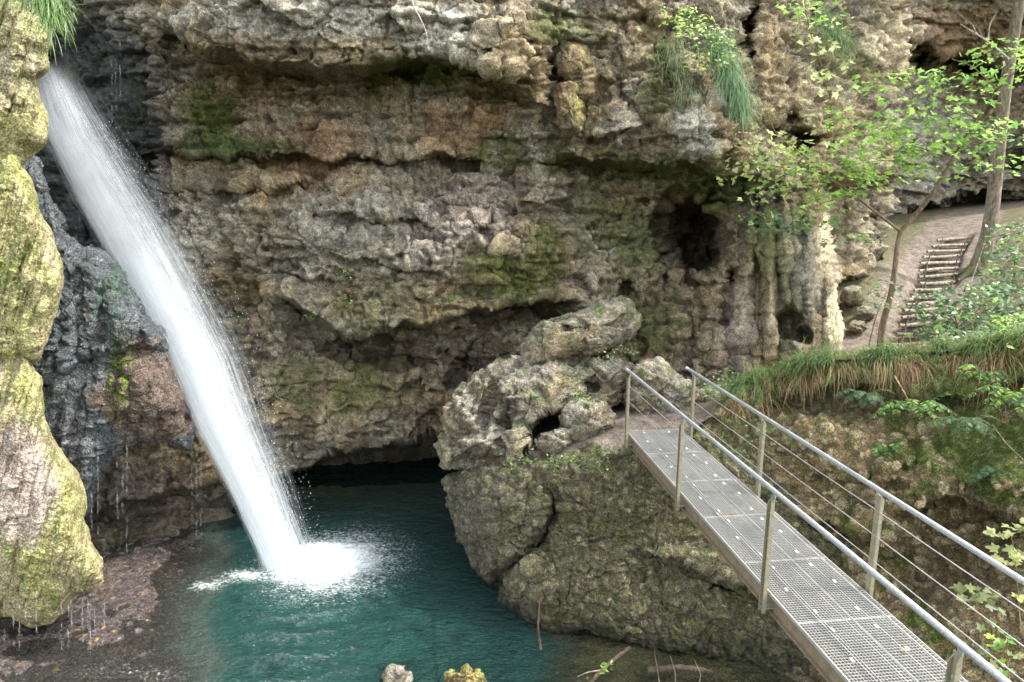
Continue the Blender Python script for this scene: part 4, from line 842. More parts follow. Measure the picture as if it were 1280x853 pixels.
drips(dl, 'dripping_water', 'thin threads of water dripping off the dark rock ledge beside the fall')
drips([(rng.uniform(-5, 132), rng.uniform(735, 765), rng.uniform(780, 820), 8.9) for k in range(15)], 'dripping_water', 'thin drips falling from the lower rim of the mossy tufa rock')
# ================================================================== FOOTBRIDGE
P0 = np.array([2.2275, 10.338, CAMZ - 3.191]); thb, slb = -1.442, -.033
AX = np.array([math.cos(slb) * math.cos(thb), math.cos(slb) * math.sin(thb), math.sin(slb)]); NX = np.array([-math.sin(thb), math.cos(thb), 0]); UP = np.cross(AX, NX)
W2, LP, HR = .44, 1.0, .986; OL, OR = .03, .043
def B(s, t, h): return P0 + AX * s + NX * t + UP * h
br = empty('footbridge', tuple(B(0, 0, 0)), 'galvanised steel footbridge with grating deck and wire railings over the gully', 'footbridge')
NP = 9
for i in range(NP):
    bb = Boxes(); s0, s1 = i * LP + .004, (i + 1) * LP - .004; sm = (s0 + s1) / 2; hl = (s1 - s0) / 2
    for k in range(31):
        t = -W2 + .012 + (2 * W2 - .024) * k / 30; th_ = .003 if k % 8 == 7 else .0014
        bb.box(B(sm, t, -.014), AX * (hl - .006), NX * th_, UP * .0125)
    nL = 30
    for k in range(1, nL):
        bb.box(B(s0 + (s1 - s0) * k / nL, 0, -.006), AX * .0015, NX * (W2 - .006), UP * .005)
    for s_ in (s0, s1): bb.box(B(s_ + (.004 if s_ == s0 else -.004), 0, -.014), AX * .0038, NX * (W2 + .001), UP * .0155)
    for t in (-W2, W2): bb.box(B(sm, t, -.014), AX * hl, NX * .004, UP * .0165)
    g = under(bb.build('deck_panel', M_GRATE), br)
    for (a_, t) in ((.12, -.2), (.12, .2), (.86, -.2), (.86, .2), (.42, .26), (.5, -.27)):
        cb = Boxes(); cb.box(B(s0 + a_, t, .003), AX * .022, NX * .011, UP * .004); cb.box(B(s0 + a_, t, .006), AX * .008, NX * .008, UP * .004)
        c = cb.build('clip', M_CLIP); c.parent = g
for sgn in (-1, 1):
    bb = Boxes(); SL = NP * LP; t = sgn * (W2 - .055)
    bb.box(B(SL / 2, t, -.125), AX * (SL / 2 + .05), NX * .005, UP * .078); bb.box(B(SL / 2, t, -.0405), AX * (SL / 2 + .05), NX * .04, UP * .0065); bb.box(B(SL / 2, t, -.21), AX * (SL / 2 + .05), NX * .04, UP * .0065)
    under(bb.build('side_beam', M_BEAM), br)
posts = {-1: [.163 * 1.1 + 2.167 * k for k in range(5)], 1: [.227 * 1.1 + 2.167 * k for k in range(5)]}
for sgn in (-1, 1):
    off = (W2 + (OL if sgn < 0 else OR)) * sgn
    tw = off + sgn * .012
    for s_ in posts[sgn]:
        if s_ > NP * LP: continue
        bb = Boxes()
        # U section: web along the bridge, two flanges; outer flange cut slanting at the top
        bb.box(B(s_, tw, (HR - .05 - .20) / 2), AX * .034, NX * .004, UP * ((HR - .05 + .20) / 2))
        for e, cut in ((-.031, .03), (.031, .0)):
            zt, zb = HR - .045 - cut, -.20; w = .028 * sgn
            a0, a1 = tw + sgn * .0042, tw + sgn * .0042 + w
            P = [B(s_ + e - .0035, a0, zb), B(s_ + e + .0035, a0, zb), B(s_ + e - .0035, a1, zb), B(s_ + e + .0035, a1, zb), B(s_ + e - .0035, a0, zt), B(s_ + e + .0035, a0, zt), B(s_ + e - .0035, a1, zt - .05), B(s_ + e + .0035, a1, zt - .05)]
            bb.raw(P, [(0, 2, 3, 1), (4, 5, 7, 6), (0, 1, 5, 4), (2, 6, 7, 3), (0, 4, 6, 2), (1, 3, 7, 5)])
        po = under(bb.build('post', M_POST), br)
        k = Boxes(); k.box(B(s_, (tw - sgn * .004 + sgn * (W2 - .05)) / 2, -.155), AX * .03, NX * (abs(tw - sgn * .004 - sgn * (W2 - .05)) / 2 + .002), UP * .006)
        kb = k.build('bracket', M_GALV); kb.parent = po
        for hw_ in (.30, .54, .78):
            k = Boxes(); k.box(B(s_, tw + sgn * .008, hw_), AX * .011, NX * .006, UP * .011); k.box(B(s_, tw + sgn * .016, hw_), AX * .006, NX * .004, UP * .006); kb = k.build('wire_clamp', M_GALV); kb.parent = po
        for e_ in (-.016, .016):
            ac = Acc(); q_ = B(s_ + e_, tw + sgn * .005, -.155); ac.tube([q_, q_ + NX * sgn * .012], .009, 6, (.5, .5, .5)); kb = ac.build('bolt', M_GALV, smooth=False); kb.parent = po
        k = Boxes(); k.box(B(s_, off, HR - .035), AX * .02, NX * .006, UP * .02); kb = k.build('rail_saddle', M_GALV); kb.parent = po
    ac = Acc(); ln = NP * LP + .15
    ss_ = np.linspace(-.0, ln, 60); ac.tube([B(s, off, HR) for s in ss_], .0225, 14, (.5, .5, .5))
    under(ac.build('handrail', M_GALV), br)
    for h in (.30, .54, .78):
        ac = Acc(); q = np.linspace(.18, ln, 80)
        ac.tube([B(s, tw - sgn * .0, h - .006 * math.sin(math.pi * ((s - .18) % 2.167) / 2.167)) for s in q], .005, 6, (.5, .5, .5))
        under(ac.build('railing_wire', M_WIRE), br)
# concrete seat where the bridge meets the rock
def conc(V, Nn, x, y, d, idv): return mixc(np.broadcast_to(np.array((.20, .18, .13)), (len(V), 3)), np.array((.10, .11, .05)), .5 + fbm(V, .12, 3, 990))
o = blob('bridge_footing', [(772, 582), (774, 565), (785, 556), (800, 560), (812, 572), (808, 590), (795, 600), (780, 598)], [(0, 0, 10.2)], .2, .3, M_COB, 1.5, 4, 991, rough=dict(big=.02, mid=.03, small=.01, peb=.01, pebs=.05, strata=0), colf=conc)
tag(o, 'small lump of concrete footing under the far left corner of the footbridge', 'footing')
# ================================================================== LOG STEPS
WOOD = np.array((.31, .26, .20))
steps = [(1140, 433, 46, 14.0), (1146, 420, 46, 14.4), (1147, 408, 40, 14.9), (1149, 398, 38, 15.35), (1152, 390, 40, 15.75), (1153, 382, 34, 16.1), (1158, 374, 34, 16.5), (1163, 365, 36, 16.95), (1171, 356, 38, 17.35), (1172, 347, 42, 17.75), (1173, 339, 42, 18.1), (1175, 331, 42, 18.5), (1177, 323, 40, 18.85), (1182, 316, 40, 19.2), (1187, 309, 38, 19.55), (1192, 301, 36, 19.95)]
ordn = ['lowest log step, at the foot of the path behind the grassy bank', 'second log step from the bottom of the dirt stairs', 'third log step from the bottom, partly behind leaves', 'fourth log step from the bottom of the dirt stairs', 'fifth log step from the bottom of the dirt stairs', 'sixth log step from the bottom of the dirt stairs', 'seventh log step from the bottom of the dirt stairs', 'eighth log step from the bottom, about half way up', 'eighth log step from the top of the dirt stairs', 'seventh log step from the top of the dirt stairs', 'sixth log step from the top of the dirt stairs', 'fifth log step from the top, level with the tree base', 'fourth log step from the top of the dirt stairs', 'third log step from the top, left of the leaning trunk', 'second log step from the top of the dirt stairs', 'topmost pale log step where the dirt path levels out']
for (x, y, w, Y_), lab in zip(steps, ordn):
    gzv = lambda p: float(ground_z(np.array([p[0]]), np.array([p[1]]))[0])
    w *= 1.15
    a = pt(x - w / 2, y + 1.5, Y_ - .03); b = pt(x + w / 2, y - 1.0, Y_ + .09)
    a[2] += .045; b[2] += .045
    ac = Acc(); q = np.linspace(0, 1, 14)[:, None]; Pl = a + (b - a) * q; Pl[:, 2] += .012 * np.sin(q[:, 0] * 5 + x)
    ac.tube(Pl, .046 + .006 * np.sin(np.linspace(0, 9, 14) + x), 10, WOOD * rng.uniform(.8, 1.15))
    root = ac.build('log_step', M_BARK); tag(root, lab, 'log step', 'log steps up the dirt path')
    for k in (.12, .88):
        c = a + (b - a) * k + np.array([0, -.07, 0]); ac = Acc(); ac.tube([c + np.array([0, 0, -.25]), c + np.array([0, 0, -.05]), c + np.array([0, -.004, .045])], [.018, .018, .016], 7, WOOD * .7)
        pk = ac.build('peg', M_BARK); pk.parent = root
# soil fill behind every log is part of the path: small level treads
ac = Acc()
# ================================================================== LEAVES
OVATE = np.array([(0, 0), (.25, .2), (.55, .25), (.85, .13), (1, 0), (.85, -.13), (.55, -.25), (.25, -.2)]); OV_T = np.array([(0, 1, 7), (1, 2, 6), (1, 6, 7), (2, 3, 5), (2, 5, 6), (3, 4, 5)])
_t = []
for ang_, r_ in [(180, .10), (128, .34), (108, .40), (84, .30), (62, .50), (52, .56), (34, .34), (14, .55), (0, .66), (-14, .55), (-34, .34), (-52, .56), (-62, .50), (-84, .30), (-108, .40), (-128, .34)]:
    _t.append((.42 + r_ * math.cos(math.radians(ang_)), r_ * math.sin(math.radians(ang_))))
MAPLE = np.array([(.42, 0)] + _t); LANCE = OVATE * np.array([1, .5]); MA_T = np.array([(0, 1 + k, 1 + (k + 1) % 16) for k in range(16)])
def leaves(P, D, Nr, size, C, shape='ovate', fold=.25):
    """P base, D along direction, Nr approximate normal; returns arrays"""
    S, T = {'ovate': (OVATE, OV_T), 'lance': (LANCE, OV_T), 'maple': (MAPLE, MA_T)}[shape]
    D = D / (np.linalg.norm(D, axis=1)[:, None] + 1e-9); Bv = np.cross(Nr, D); Bv /= np.linalg.norm(Bv, axis=1)[:, None] + 1e-9; Nv = np.cross(D, Bv)
    x, y = S[:, 0], S[:, 1]; z = fold * np.abs(y) - .25 * (x ** 2) * .5
    V = P[:, None] + size[:, None, None] * (x[None, :, None] * D[:, None] + y[None, :, None] * Bv[:, None] + z[None, :, None] * Nv[:, None])
    n = len(S)
    Tt = (T[None] + n * np.arange(len(P))[:, None, None]).reshape(-1, 3)
    return V.reshape(-1, 3), Tt, np.repeat(C, n, 0)
def rdir(n, up=.0, spread=1.):
    d = rng.normal(size=(n, 3)) * np.array([1, 1, spread]); d[:, 2] += up; return d / np.linalg.norm(d, axis=1)[:, None]
GREENS = np.array([(.30, .50, .09), (.22, .42, .07), (.38, .54, .15), (.14, .30, .06)])
PALEG = np.array([(.42, .48, .18), (.50, .52, .27), (.34, .46, .14)]); BLUEG = np.array([(.09, .17, .08), (.13, .21, .11), (.07, .13, .06)])
def pick(pal, n, var=.25): return pal[rng.integers(0, len(pal), n)] * (1 + var * rng.normal(size=(n, 1))).clip(.4, 1.8)
def spray(acc, px_, py_, hw, hh, Y_, n, pal, size=.135, shape='maple', tilt=.45, dy=.5):
    n = int(n * 2.4)
    """flat layered spray of leaves, as on a shade maple"""
    k = 3
    tx = px_ + hw * rng.uniform(-1, 1, n); lay = rng.integers(0, k, n); ty = py_ + hh * ((lay - 1) * .75 + .22 * rng.normal(size=n)) + .10 * (tx - px_) * rng.choice([-1, 1])
    P = pt(tx, ty, Y_ + dy * rng.normal(size=n) * .6)
    D = rdir(n, -.15, .25); Nr = rdir(n, 0, .4) * tilt * 1.3 + np.array([0, -.40, 1.0])
    V, T, C = leaves(P, D, Nr, size * rng.uniform(.6, 1.25, n), pick(pal, n), shape); acc.add(V, None, T, C)
    return P
# ---------------- young maple by the path
sap = empty('maple_sapling', pt(1100, 437, 13.3), 'slim forked maple sapling with bright green leaf layers at the foot of the steps', 'tree')
def pl(pts): a = np.array(pts, float); return pt(a[:, 0], a[:, 1], a[:, 2])
BK = np.array((.17, .125, .08))
ac = Acc(); main = spline(pl([(1099, 442, 13.3), (1103, 405, 13.3), (1114, 368, 13.3), (1119, 335, 13.3), (1121, 310, 13.3), (1126, 288, 13.3)]), 26)
ac.tube(main, np.linspace(.066, .046, 26), 9, BK); under(ac.build('trunk', M_BARK), sap)
limbs = [[(1125, 290, 13.3), (1145, 268, 13.2), (1168, 240, 13.0), (1183, 212, 12.9), (1196, 188, 12.8), (1215, 160, 12.6), (1234, 128, 12.4), (1262, 96, 12.2), (1300, 62, 12.)],
         [(1126, 290, 13.3), (1108, 276, 13.2), (1095, 266, 13.1), (1070, 246, 12.9), (1042, 226, 12.7), (1010, 214, 12.6), (950, 205, 12.5)]]
for k, lm in enumerate(limbs):
    ac = Acc(); s_ = spline(pl(lm), 40); ac.tube(s_, np.linspace(.048 if k == 0 else .03, .008, 40), 8, BK); under(ac.build('limb', M_BARK), sap)
twl = [[(1190, 200, 12.85), (1160, 188, 12.7), (1120, 176, 12.5), (1080, 168, 12.3)], [(1222, 150, 12.5), (1190, 128, 12.3), (1150, 112, 12.2), (1115, 108, 12.1)], [(1180, 216, 12.9), (1150, 205, 12.7), (1110, 200, 12.6), (1070, 205, 12.5)], [(1246, 112, 12.3), (1215, 82, 12.1), (1190, 74, 12.)], [(1160, 250, 13.), (1200, 232, 12.8), (1240, 222, 12.7)], [(1205, 172, 12.7), (1240, 178, 12.5), (1290, 172, 12.4)],
       [(1070, 246, 12.9), (1040, 250, 12.8), (1010, 262, 12.7), (975, 285, 12.5)], [(1042, 226, 12.7), (1000, 190, 12.6), (970, 170, 12.5), (950, 120, 12.4)], [(1095, 266, 13.1), (1060, 262, 12.9), (1030, 270, 12.8)]]
for tw_ in twl:
    ac = Acc(); s_ = spline(pl(tw_), 22); ac.tube(s_, np.linspace(.014, .004, 22), 6, BK * 1.2); under(ac.build('twig', M_BARK), sap)
ac = Acc()
for a in [(1245, 82, 50, 20, 12.1, 40, GREENS), (1255, 60, 36, 12, 12.0, 16, GREENS), (1120, 100, 55, 12, 12.1, 30, GREENS), (1200, 112, 50, 16, 12.2, 40, GREENS), (1150, 150, 70, 16, 12.4, 55, GREENS), (1085, 155, 55, 14, 12.3, 36, GREENS), (1235, 165, 60, 18, 12.4, 55, GREENS), (1180, 180, 70, 14, 12.6, 55, GREENS), (1105, 190, 60, 16, 12.5, 50, GREENS), (1250, 205, 40, 12, 12.6, 18, GREENS),
          (1040, 205, 60, 16, 12.6, 44, GREENS), (1060, 232, 50, 12, 12.8, 34, GREENS), (990, 222, 50, 16, 12.6, 36, np.r_[GREENS, PALEG]), (945, 212, 46, 12, 12.5, 26, PALEG), (1110, 215, 50, 10, 12.7, 26, GREENS), (1010, 190, 50, 12, 12.6, 26, PALEG), (970, 180, 50, 14, 12.5, 26, PALEG), (1040, 150, 30, 12, 12.4, 14, PALEG), (1040, 250, 40, 10, 12.8, 22, GREENS), (1175, 215, 40, 10, 12.8, 16, GREENS),  # PALEG sprays on the left put sunlit patches into the leaf colour
          (965, 280, 40, 12, 12.5, 16, BLUEG), (1045, 290, 20, 14, 12.8, 10, BLUEG), (1020, 275, 30, 10, 12.7, 14, np.r_[GREENS, BLUEG]), (935, 200, 34, 10, 12.4, 14, PALEG), (1130, 130, 30, 10, 12.2, 12, GREENS), (960, 245, 30, 10, 12.5, 10, PALEG), (1085, 300, 16, 8, 12.9, 5, GREENS)]:
    spray(ac, *a)
under(ac.build('crown', M_LEAF, smooth=False), sap)
# small overhanging sprays at the top, hanging in from a branch above
ob = empty('hanging_branch', pt(1000, -60, 12.2), 'thin leafy branch hanging down from above the cliff, right of centre', 'branch')
ac = Acc(); ac.tube(spline(pl([(1010, -60, 12.4), (1005, 0, 12.3), (1012, 40, 12.2), (1030, 90, 12.1), (1035, 120, 12.1)]), 24), np.linspace(.014, .004, 24), 6, BK); under(ac.build('twig', M_BARK), ob)
ac = Acc()
for a in [(1005, 2, 34, 10, 12.2, 16, GREENS), (1030, 22, 34, 12, 12.2, 16, np.r_[GREENS, PALEG]), (1020, 55, 30, 12, 12.1, 12, PALEG), (1035, 88, 26, 12, 12.1, 10, PALEG), (1000, -30, 40, 14, 12.3, 20, GREENS), (1030, 118, 24, 8, 12.1, 6, PALEG)]: spray(ac, *a)
under(ac.build('leaves', M_LEAF, smooth=False), ob)
# ---------------- big leaning tree above the steps
big = empty('leaning_tree', pt(1226, 338, 17.6), 'tall grey brown tree trunk leaning right beside the top of the log steps', 'tree')
tp = spline(pl([(1220, 346, 17.6), (1229, 318, 17.6), (1238, 280, 17.5), (1244, 230, 17.4), (1249, 180, 17.3), (1257, 110, 17.1), (1268, 40, 17.0), (1281, -40, 16.9), (1296, -150, 16.8), (1310, -280, 16.7), (1318, -420, 16.6)]), 90)
rad = np.interp(np.linspace(0, 1, 90), [0, .03, .08, .3, 1], [.28, .21, .165, .135, .06])
V, Q, T = tube_arrays(tp, rad, 22); nb = fbm(V * np.array([1, 1, .3]), .3, 4, 1101); V[:, :2] += (.035 * fbm(V, .35, 3, 1100))[:, None]
C = mixc(np.broadcast_to(np.array((.13, .10, .065)), (len(V), 3)), np.array((.22, .19, .145)), .4 + nb); C = mixc(C, MOSS, ss(5.8, 4.6, V[:, 2] + .6 * nb) * .9 + ss(.2, .6, nb) * .35)
under(mesh('trunk', V, [Q, T], M_BARK, col=C), big)
base = tp[0]
for k in range(6):
    an = k * 1.05 + .3; ac = Acc(); d = np.array([math.cos(an), math.sin(an), 0]); q0 = base + np.array([0, 0, .22])
    ac.tube(spline([q0 + d * .1, q0 + d * .32 + np.array([0, 0, -.16]), q0 + d * .6 + np.array([0, 0, -.30])], 10), np.linspace(.12, .03, 10), 8, (.11, .11, .05)); under(ac.build('root', M_BARK), big)
ac = Acc(); lv = Acc()
top = tp[-1]
def crown(lv, ac, tpn, n_l, rad_, zlo, zhi, n_leaf, lsz, pal=GREENS):
    for k in range(n_l):
        i = int(len(tpn) * rng.uniform(.70, .98)); s = tpn[i]; an = rng.uniform(0, 6.28); ln = rad_ * rng.uniform(.5, 1.0)
        e = s + np.array([math.cos(an) * ln, math.sin(an) * ln, rng.uniform(.2, 2.5)])
        m_ = (s + e) / 2 + np.array([0, 0, .5]); br_ = spline([s, m_, e], 16); ac.tube(br_, np.linspace(.07, .012, 16), 6, BK)
        c = br_[rng.integers(5, 16, n_leaf)] + rng.normal(size=(n_leaf, 3)) * np.array([.7, .7, .35])
        V, T, C = leaves(c, rdir(n_leaf, -.1, .4), rdir(n_leaf, 0, .5) * .5 + np.array([0, 0, 1.]), lsz * rng.uniform(.7, 1.3, n_leaf), pick(pal, n_leaf), 'ovate'); lv.add(V, None, T, C)
crown(lv, ac, tp, 20, 4.5, 12, 20, 60, .28)
for e in [(13.5, 9, 15.5), (11.5, 6.5, 15), (10.5, 10.5, 17), (14.5, 6.5, 17.5), (10.5, 13.5, 16.5), (16, 11, 18.5), (9.8, 8.5, 13.8)]:  # unseen long limbs, added toward the camera to shade the bridge
    s0_ = tp[int(90 * rng.uniform(.62, .8))]; e = np.array(e); br_ = spline([s0_, (s0_ + e) / 2 + np.array([0, 0, 1.2]), e], 30); ac.tube(br_, np.linspace(.09, .015, 30), 7, BK)
    n = 120; c = br_[rng.integers(14, 30, n)] + rng.normal(size=(n, 3)) * np.array([1.2, 1.2, .6])
    V, T, C = leaves(c, rdir(n, -.1, .4), rdir(n, 0, .5) * .5 + np.array([0, 0, 1.]), .34 * rng.uniform(.7, 1.3, n), pick(GREENS, n), 'ovate'); lv.add(V, None, T, C)
# a bare dead side branch in view
ac.tube(spline(pl([(1262, 75, 17.0), (1235, 52, 16.6), (1222, 44, 16.4), (1200, 30, 16.2)]), 14), np.linspace(.03, .006, 14), 6, (.4, .37, .33)); ac.tube(spline(pl([(1235, 50, 16.6), (1237, 30, 16.5), (1246, 16, 16.5)]), 10), np.linspace(.018, .005, 10), 6, (.4, .37, .33)); ac.tube(spline(pl([(1222, 44, 16.4), (1215, 30, 16.4)]), 8), np.linspace(.012, .004, 8), 6, (.4, .37, .33))
under(ac.build('branches_shade_limbs', M_BARK), big); under(lv.build('crown', M_LEAF, smooth=False), big)
# ---------------- shrubs and saplings right of the steps
def shrub(name, label, cat, stems, sprays, base, group=None, size=.12, shape='ovate'):
    r = empty(name, base, label, cat, group)
    ac = Acc()
    for s_ in stems: q = spline(pl(s_), 16); ac.tube(q, np.linspace(.014, .004, 16), 6, BK)
    under(ac.build('stem', M_BARK), r)
    ac = Acc()
    for s_ in sprays: spray(ac, *s_[:5], int(s_[5] * 1.25), s_[6], size=size, shape=shape, tilt=.6, dy=.35)
    under(ac.build('foliage', M_LEAF, smooth=False), r); return r
GB = np.r_[BLUEG, BLUEG, GREENS[1:2], np.array([(.42, .45, .36)])]  # whitish last entry paints sun dapples into the leaves
shrub('shrub', 'bluish green shrub growing against the right ends of the lower log steps', 'shrub', [[(1196, 436, 12.8), (1197, 410, 12.8), (1190, 380, 12.8)], [(1197, 410, 12.8), (1220, 390, 12.7), (1235, 375, 12.7)]],
      [(1180, 378, 40, 16, 12.8, 70, GB), (1215, 395, 44, 20, 12.7, 90, GB), (1190, 405, 50, 16, 12.7, 90, GB), (1235, 372, 30, 14, 12.8, 40, GB), (1170, 420, 30, 10, 12.6, 30, GB), (1220, 425, 50, 10, 12.2, 70, GB)], pt(1196, 440, 12.8))
shrub('shrub', 'shrub with sun dapples painted into its leaves at the right edge between trunk and grassy bank', 'shrub', [[(1262, 400, 13.5), (1266, 350, 13.6), (1270, 310, 13.8)]],
      [(1262, 300, 30, 20, 14.2, 60, GB), (1265, 340, 34, 24, 13.8, 80, GB), (1258, 375, 34, 20, 13.2, 80, GB), (1285, 320, 30, 30, 13.6, 50, GB), (1245, 350, 24, 14, 14.5, 40, GB)], pt(1262, 405, 13.5))
shrub('shrub', 'yellow green bush on the crest of the bank at the right edge', 'shrub', [[(1268, 432, 9.6), (1272, 412, 9.6), (1275, 390, 9.6)]], [(1266, 405, 26, 12, 9.6, 34, GREENS), (1280, 425, 24, 10, 9.3, 30, np.r_[GREENS, PALEG]), (1245, 420, 30, 8, 9.8, 26, np.r_[GREENS, BLUEG])], pt(1270, 435, 9.6), size=.09)
shrub('seedling', 'small seedling with a few leaves standing left of the sapling trunk', 'seedling', [[(1085, 436, 13.2), (1095, 395, 13.2), (1108, 365, 13.2)]], [(1108, 362, 24, 10, 13.1, 12, BLUEG), (1118, 378, 22, 8, 13.1, 10, np.r_[BLUEG, PALEG]), (1092, 382, 14, 6, 13.1, 5, BLUEG)], pt(1085, 437, 13.2))
shrub('seedling', 'single seedling with lobed leaves growing from the travertine curtain', 'seedling', [[(938, 262, 12.9), (955, 272, 12.7), (985, 286, 12.5)]], [(950, 272, 26, 6, 12.6, 9, np.r_[GREENS, BLUEG]), (985, 284, 30, 8, 12.5, 14, BLUEG)], pt(938, 262, 12.9), shape='maple')
# bush clinging to the cliff
shrub('shrub', 'pale green bush clinging to the cliff top right of the centre', 'shrub', [[(868, 70, 13.2), (875, 45, 12.9), (890, 30, 12.7)], [(880, 60, 13), (905, 50, 12.7)]],
      [(868, 34, 26, 12, 12.8, 50, np.r_[PALEG, GREENS]), (890, 48, 28, 16, 12.7, 60, np.r_[PALEG, BLUEG]), (905, 66, 22, 16, 12.6, 40, np.r_[PALEG, GREENS]), (850, 20, 24, 10, 13.0, 30, GREENS), (880, 75, 24, 10, 12.7, 30, np.r_[PALEG, GREENS])], pt(868, 72, 13.2), size=.085)
# ---------------- grasses
def blades(acc, P, D, ln, droop, C, w=.006, nseg=5):
    n = len(P); D = D / np.linalg.norm(D, axis=1)[:, None]
    side = np.cross(D, np.array([0, 0, 1.0]) + .2 * rng.normal(size=(n, 3))); side /= np.linalg.norm(side, axis=1)[:, None] + 1e-9
    q = P.copy(); d = D.copy(); rows = []
    for k in range(nseg + 1):
        ww = w * (1 - (k / nseg) ** 2 * .92); rows += [q - side * (ww if np.isscalar(ww) else ww[:, None]), q + side * (ww if np.isscalar(ww) else ww[:, None])]
        q = q + d * (ln / nseg)[:, None]; d = d + np.array([0, 0, -1.0]) * (droop / nseg)[:, None]; d /= np.linalg.norm(d, axis=1)[:, None]
    V = np.stack(rows, 1).reshape(-1, 3); m = 2 * (nseg + 1)
    f = np.array([(2 * k, 2 * k + 1, 2 * k + 3, 2 * k + 2) for k in range(nseg)])
    Q = (f[None] + m * np.arange(n)[:, None, None]).reshape(-1, 4)
    tip = np.tile(np.repeat(np.linspace(.75, 1.2, nseg + 1), 2), n)[:, None]
    acc.add(V, Q, None, np.repeat(C, m, 0) * tip)
GR = np.array([(.16, .26, .06), (.12, .20, .04), (.22, .30, .10), (.10, .17, .05)]); STRAW = np.array([(.27, .18, .085), (.20, .125, .06), (.34, .25, .13), (.15, .09, .045)]); BLGR = np.array([(.20, .32, .17), (.26, .38, .22), (.15, .26, .12)])
# crest of the bank
ac = Acc()
for kk in range(900):
    x0 = rng.uniform(912, 1420); den = float(gn(np.array([[x0 / 26., .3, 0]]), 43)[0] + .5 * gn(np.array([[x0 / 9., .7, 0]]), 44)[0])
    if den < rng.uniform(-.45, .5): continue
    t0 = np.interp(x0, topl[:, 0], topl[:, 1]); hang = rng.uniform() < (.22 if x0 < 1060 else .40); n = int(rng.uniform(14, 46))
    y0 = t0 + abs(rng.normal(0, 6)) * (.5 + 2.2 * max(0, den)) + (rng.uniform(0, 14 + 34 * max(0, den)) if hang else -3)
    x = x0 + rng.normal(0, 6, n); y = y0 + rng.normal(0, 3, n); Yb = tps(bctl, x, y, .03)
    P = pt(x, y, Yb - .05); P[:, 1] += (0 if hang else rng.uniform(0, .3)); P[:, 2] += .02
    d0 = np.array([rng.normal(-.1, .4), -.7 if hang else rng.uniform(-.7, .2), rng.uniform(-.3, .3) if hang else rng.uniform(.3, 1.1)])
    D = d0 + rng.normal(size=(n, 3)) * .28
    pal = (STRAW if rng.uniform() < .72 else np.r_[GR, STRAW]) if hang else (np.r_[GR, GR, BLGR] if rng.uniform() < .8 else np.r_[STRAW, GR])
    blades(ac, P, D, rng.uniform(.18, .5 + .25 * hang) * rng.uniform(.5, 1.1, n), rng.uniform(1.0, 3.5) * rng.uniform(.7, 1.3, n), pick(pal, n), .0038)
n = 3000; x = rng.uniform(930, 1420, n); tpx = np.interp(x, topl[:, 0], topl[:, 1]); P = pt(x, tpx, tps(bctl, x, tpx, .03)); P[:, 1] += rng.uniform(.05, 1.0, n); P[:, 2] = ground_z(P[:, 0], P[:, 1]) - .01
blades(ac, P, rdir(n, 1.6, 1), rng.uniform(.08, .22, n), rng.uniform(.4, 1.6, n), np.where((rng.uniform(size=n) < .3)[:, None], pick(STRAW, n), pick(GR, n)), .004)
tag(ac.build('grass', M_GRASS), 'green and straw coloured grass hanging over the crest of the bank', 'grass', kind='stuff')
def tuft(name, label, pts, n, ln, pal, spread=8, w=.0045, dirv=(0, -.6, .3), droop=(1.5, 3.2)):
    ac = Acc(); a = np.array(pts, float); i = rng.integers(0, len(a), n); P = pt(a[i, 0] + rng.normal(0, spread, n), a[i, 1] + rng.normal(0, spread, n), a[i, 2] + rng.normal(0, .04, n))
    D = rng.normal(size=(n, 3)) * .35 + np.array(dirv); blades(ac, P, D, ln * rng.uniform(.5, 1.2, n), rng.uniform(*droop, n), pick(pal, n), w)
    return tag(ac.build(name, M_GRASS), label, 'grass', kind='stuff')
tuft('hanging_grass', 'pale green grass hanging down the cliff beside the bulging grey rock', [(895, 60, 12.85), (902, 75, 12.8), (910, 92, 12.75), (915, 110, 12.75), (905, 100, 12.8), (920, 125, 12.8), (925, 140, 12.85)], 1500, .55, BLGR, 7)
tuft('hanging_grass', 'straw tinged grass beard on the cliff left of the bulging grey rock', [(850, 100, 13.0), (840, 60, 13.2), (862, 120, 12.8), (845, 80, 13.1)], 420, .40, np.r_[BLGR, STRAW[:1]], 8)
tuft('hanging_grass', 'green grass streak on the sunny cliff behind the hanging branch', [(1030, 30, 14.8), (1040, 45, 14.8), (1052, 60, 14.9)], 500, .5, np.r_[GR, BLGR], 8)
tuft('hanging_grass', 'bright grass tuft overhanging the top of the mossy tufa at the upper left', [(40, -10, 8.6), (55, 0, 8.5), (60, 12, 8.5), (30, -20, 8.6), (20, -25, 8.6), (66, 25, 8.55)], 1100, .42, np.r_[GR * 1.2, BLGR], 9, .004, (.25, -.5, .3))
# moss fuzz on the greenest rock, and fallen leaves on the ground
def fuzz(name, label, V, Nn, C, n, ln, pal, thr=1.12):
    g = np.where((C[:, 1] > C[:, 0] * thr) & (V[:, 1] < 18))[0]; i = rng.choice(g, min(n, len(g)), replace=False); m = len(i)
    ac = Acc(); D = Nn[i] * .9 + rng.normal(size=(m, 3)) * .45 + np.array([0, 0, -.15])
    blades(ac, V[i] - Nn[i] * .008, D, ln * rng.uniform(.4, 1.4, m), rng.uniform(1.0, 3.0, m), pick(pal, m, .3), .0045, 3)
    return tag(ac.build(name, M_GRASS), label, 'moss', kind='stuff')
MO = np.array([(.075, .13, .018), (.05, .085, .014), (.11, .16, .03), (.09, .10, .03)])
fuzz('moss', 'dark green cushions of moss under the ledges of the main cliff', cliffV, cliffN, cliffC, 30000, .075, MO)
fuzz('moss', 'dark green moss covering the upper part of the right bank', bankV, bankN, bankC, 16000, .045, MO, 1.05)
n = 900; x = rng.uniform(-.6, 8.5, n); y = rng.uniform(10.8, 21, n); pdl = np.full(n, 99.)
